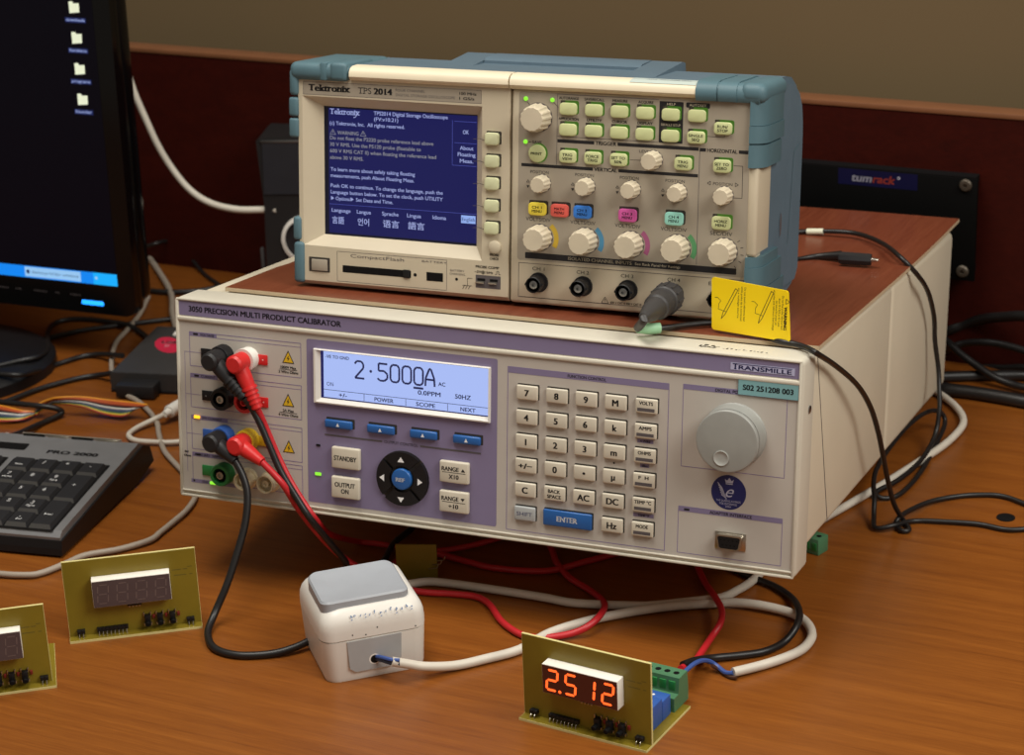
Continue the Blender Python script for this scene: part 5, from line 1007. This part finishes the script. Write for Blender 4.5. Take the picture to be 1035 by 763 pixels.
b = MB(); b.box(-270, -210, 30, 52, -44, 60, 'black', 8, 3); b.build('stand_neck', mo)
sb = MB(); inv = mo.matrix_world.inverted()
def disk_world(b, cx, cy, rx, ry, lv, m, n=48):
    V = []; F = []
    for f_, z in lv:
        for k in range(n): a = 2*math.pi*k/n; V.append(inv @ (Vector((cx+rx*f_*math.cos(a), cy+ry*f_*math.sin(a), z))*MM)/MM)
    for i in range(len(lv)-1):
        for k in range(n): F.append((i*n+k, i*n+(k+1) % n, (i+1)*n+(k+1) % n, (i+1)*n+k))
    F.append(tuple(range((len(lv)-1)*n, len(lv)*n))); F.append(tuple(reversed(range(n)))); b.add(V, F, m, True)
disk_world(sb, -533, 1800, 138, 104, [(1, .4), (1, 9), (.97, 12), (.8, 15), (.3, 20)], 'black'); sb.build('stand_base', mo, 'round black stand foot')

# ---------------------------------------------------------------- dark adapter box with ribbon cables
ad = thing('adapter_box', 'dark grey adapter box with a red oval label behind the keyboard', 'adapter', (-336.8, 1735.9, 0), RZ(-.22))
b = MB(); b.prism([(0, 0), (120, 0), (120, 17.5), (2.4, 17.5), (0, 16)], 0, 112, 'router'); b.box(-.4, 121, -.6, 112.5, 0, 3, 'black', .8); b.box(1, 120, .5, 111.5, 15.6, 18.4, 'router', 1.6, 2); b.build('case', ad)
b = MB(); T_ = TR(28, 66, 18.5) @ Matrix.Rotation(math.radians(-90), 4, 'X') @ Matrix.Rotation(math.radians(58), 4, 'Y') @ Matrix.Diagonal((1, 1, .52, 1)); b.disc(0, 0, 21, 'label_red', 0, 36, T_)
wl = mat('pale_label_print', (225, 190, 200), .5); T2 = TR(27, 70, 18.6) @ Matrix.Rotation(math.radians(-90), 4, 'X'); b.text('USB', -7, -1, 6, wl, 0, T=T2, bold=.05); b.text('TI', -2, -9, 4, wl, 0, T=T2); b.build('oval_label', ad, 'red oval label')
b = MB(); b.box(24, 36, 88, 97, 17.4, 20.5, 'white', 1); b.build('white_cap', ad)
b = MB(); b.box(10, 44, -16, 3, 1.5, 12.5, 'black_soft', 1.2); b.build('connector', ad, 'dark ribbon connector')
RB = ['o1', 'o2', 'o2', 'o3', 'bk', 'w', 'gy', 'bl', 'gn', 'ye', 'rd']
def ribbon(kt, kbm, label):
    A, B_ = [Vector(v) for v in CABLES[kt]], [Vector(v) for v in CABLES[kbm]]
    t = thing('ribbon_cable', label, 'ribbon cable', (0, 0, 0), None, 'rainbow ribbon cables')
    n = len(RB)
    for k, c in enumerate(RB):
        f_ = (k+.5)/n; b = MB(); b.tube([a*(1-f_)+q*f_ for a, q in zip(A, B_)], .85, 'rib_'+c, 6, 5); b.build('wire', t)
ribbon('ribbon_a_top', 'ribbon_a_bot', 'rainbow ribbon cable plugged into the dark adapter box')
ribbon('ribbon_b_top', 'ribbon_b_bot', 'rainbow ribbon cable end at the photo left edge behind the keyboard')

# ---------------------------------------------------------------- speaker behind the oscilloscope
sp = thing('speaker', 'dark grey desktop speaker with a silver ring behind the oscilloscope', 'speaker', (-188, 1960, 0), RZ(-.12))
b = MB(); b.prism([(-37, 0), (40, 0), (40, 151), (34, 156), (-33, 153), (-37, 150), (-34, 90), (-36, 40)], 0, 80, mat('speaker_case', (26, 25, 26), .5)); b.build('cabinet', sp)
b = MB(); b.prism([(-33, 100), (38, 100), (38, 150), (-31, 149)], -1.4, 0, mat('smoke_panel', (40, 41, 46), .25)); b.box(-33, 38, -2.2, .5, 148.8, 151, 'steel', .8); b.build('front_panel', sp, 'smooth grey upper front with a silver edge')
b = MB(); b.lathe([(24, 0), (24, 2), (20.5, 3.2), (20.5, 1)], 'white', TR(4, -.2, 56), 40, cap=False); b.lathe([(20.5, .4), (12, -2.0), (.2, -1)], 'black_soft', TR(4, -.4, 56), 32); b.build('driver', sp, 'silver ringed driver')
b = MB(); b.box(-42, 43, -4, 84, 0, 8, 'router', 2); b.box(-41, -38, -3, 4, 6, 48, 'router', 1.2); b.build('foot', sp)

# ---------------------------------------------------------------- black rack panel fixed to the wood panel
rk_ = thing('rack_panel', 'black blank rack panel bolted in front of the wood panel at right', 'panel', (W0[0], W0[1], 0), RZ(YAW_W))
b = MB(); b.box(-94, 389, -22, -18, 79.5, 166, mat('rack_black', (5, 5, 5), .6, spec=.1), .5); b.box(-90, 385, -18, -.3, 82, 88, 'dark'); b.box(-90, 385, -18, -.3, 158, 164, 'dark'); b.build('plate', rk_)
b = MB(); b.rect(273.5, 340, 152, 165.4, mat('dark_blue_sticker', (14, 15, 52), .5, spec=.2), -22.1)
b.text('tum', 285, 155.4, 6.6, mat('sticker_grey_print', (176, 176, 190), .5), -22.2, w=17, shear=.2, bold=.03); b.text('rack', 302.4, 155.4, 6.6, mat('sticker_red_print', (170, 66, 50), .5), -22.2, w=19, shear=.2, bold=.03); b.disc(324.4, 161, 1.3, bpy.data.materials['sticker_grey_print'], -22.2, 14, None, 0, 360, .7); b.build('name_sticker', rk_, 'dark blue sticker lettered tumrack')
for z in (160.2, 87.6):
    b = MB(); b.lathe([(5.2, 0), (5.2, 1.2), (4, 2.6), (1.8, 2.8), (1.6, 1.4)], mat('dull_bolt', (84, 76, 66), .5, metal=.6), TR(379.5, -22, z), 20); b.build('bolt', rk_)
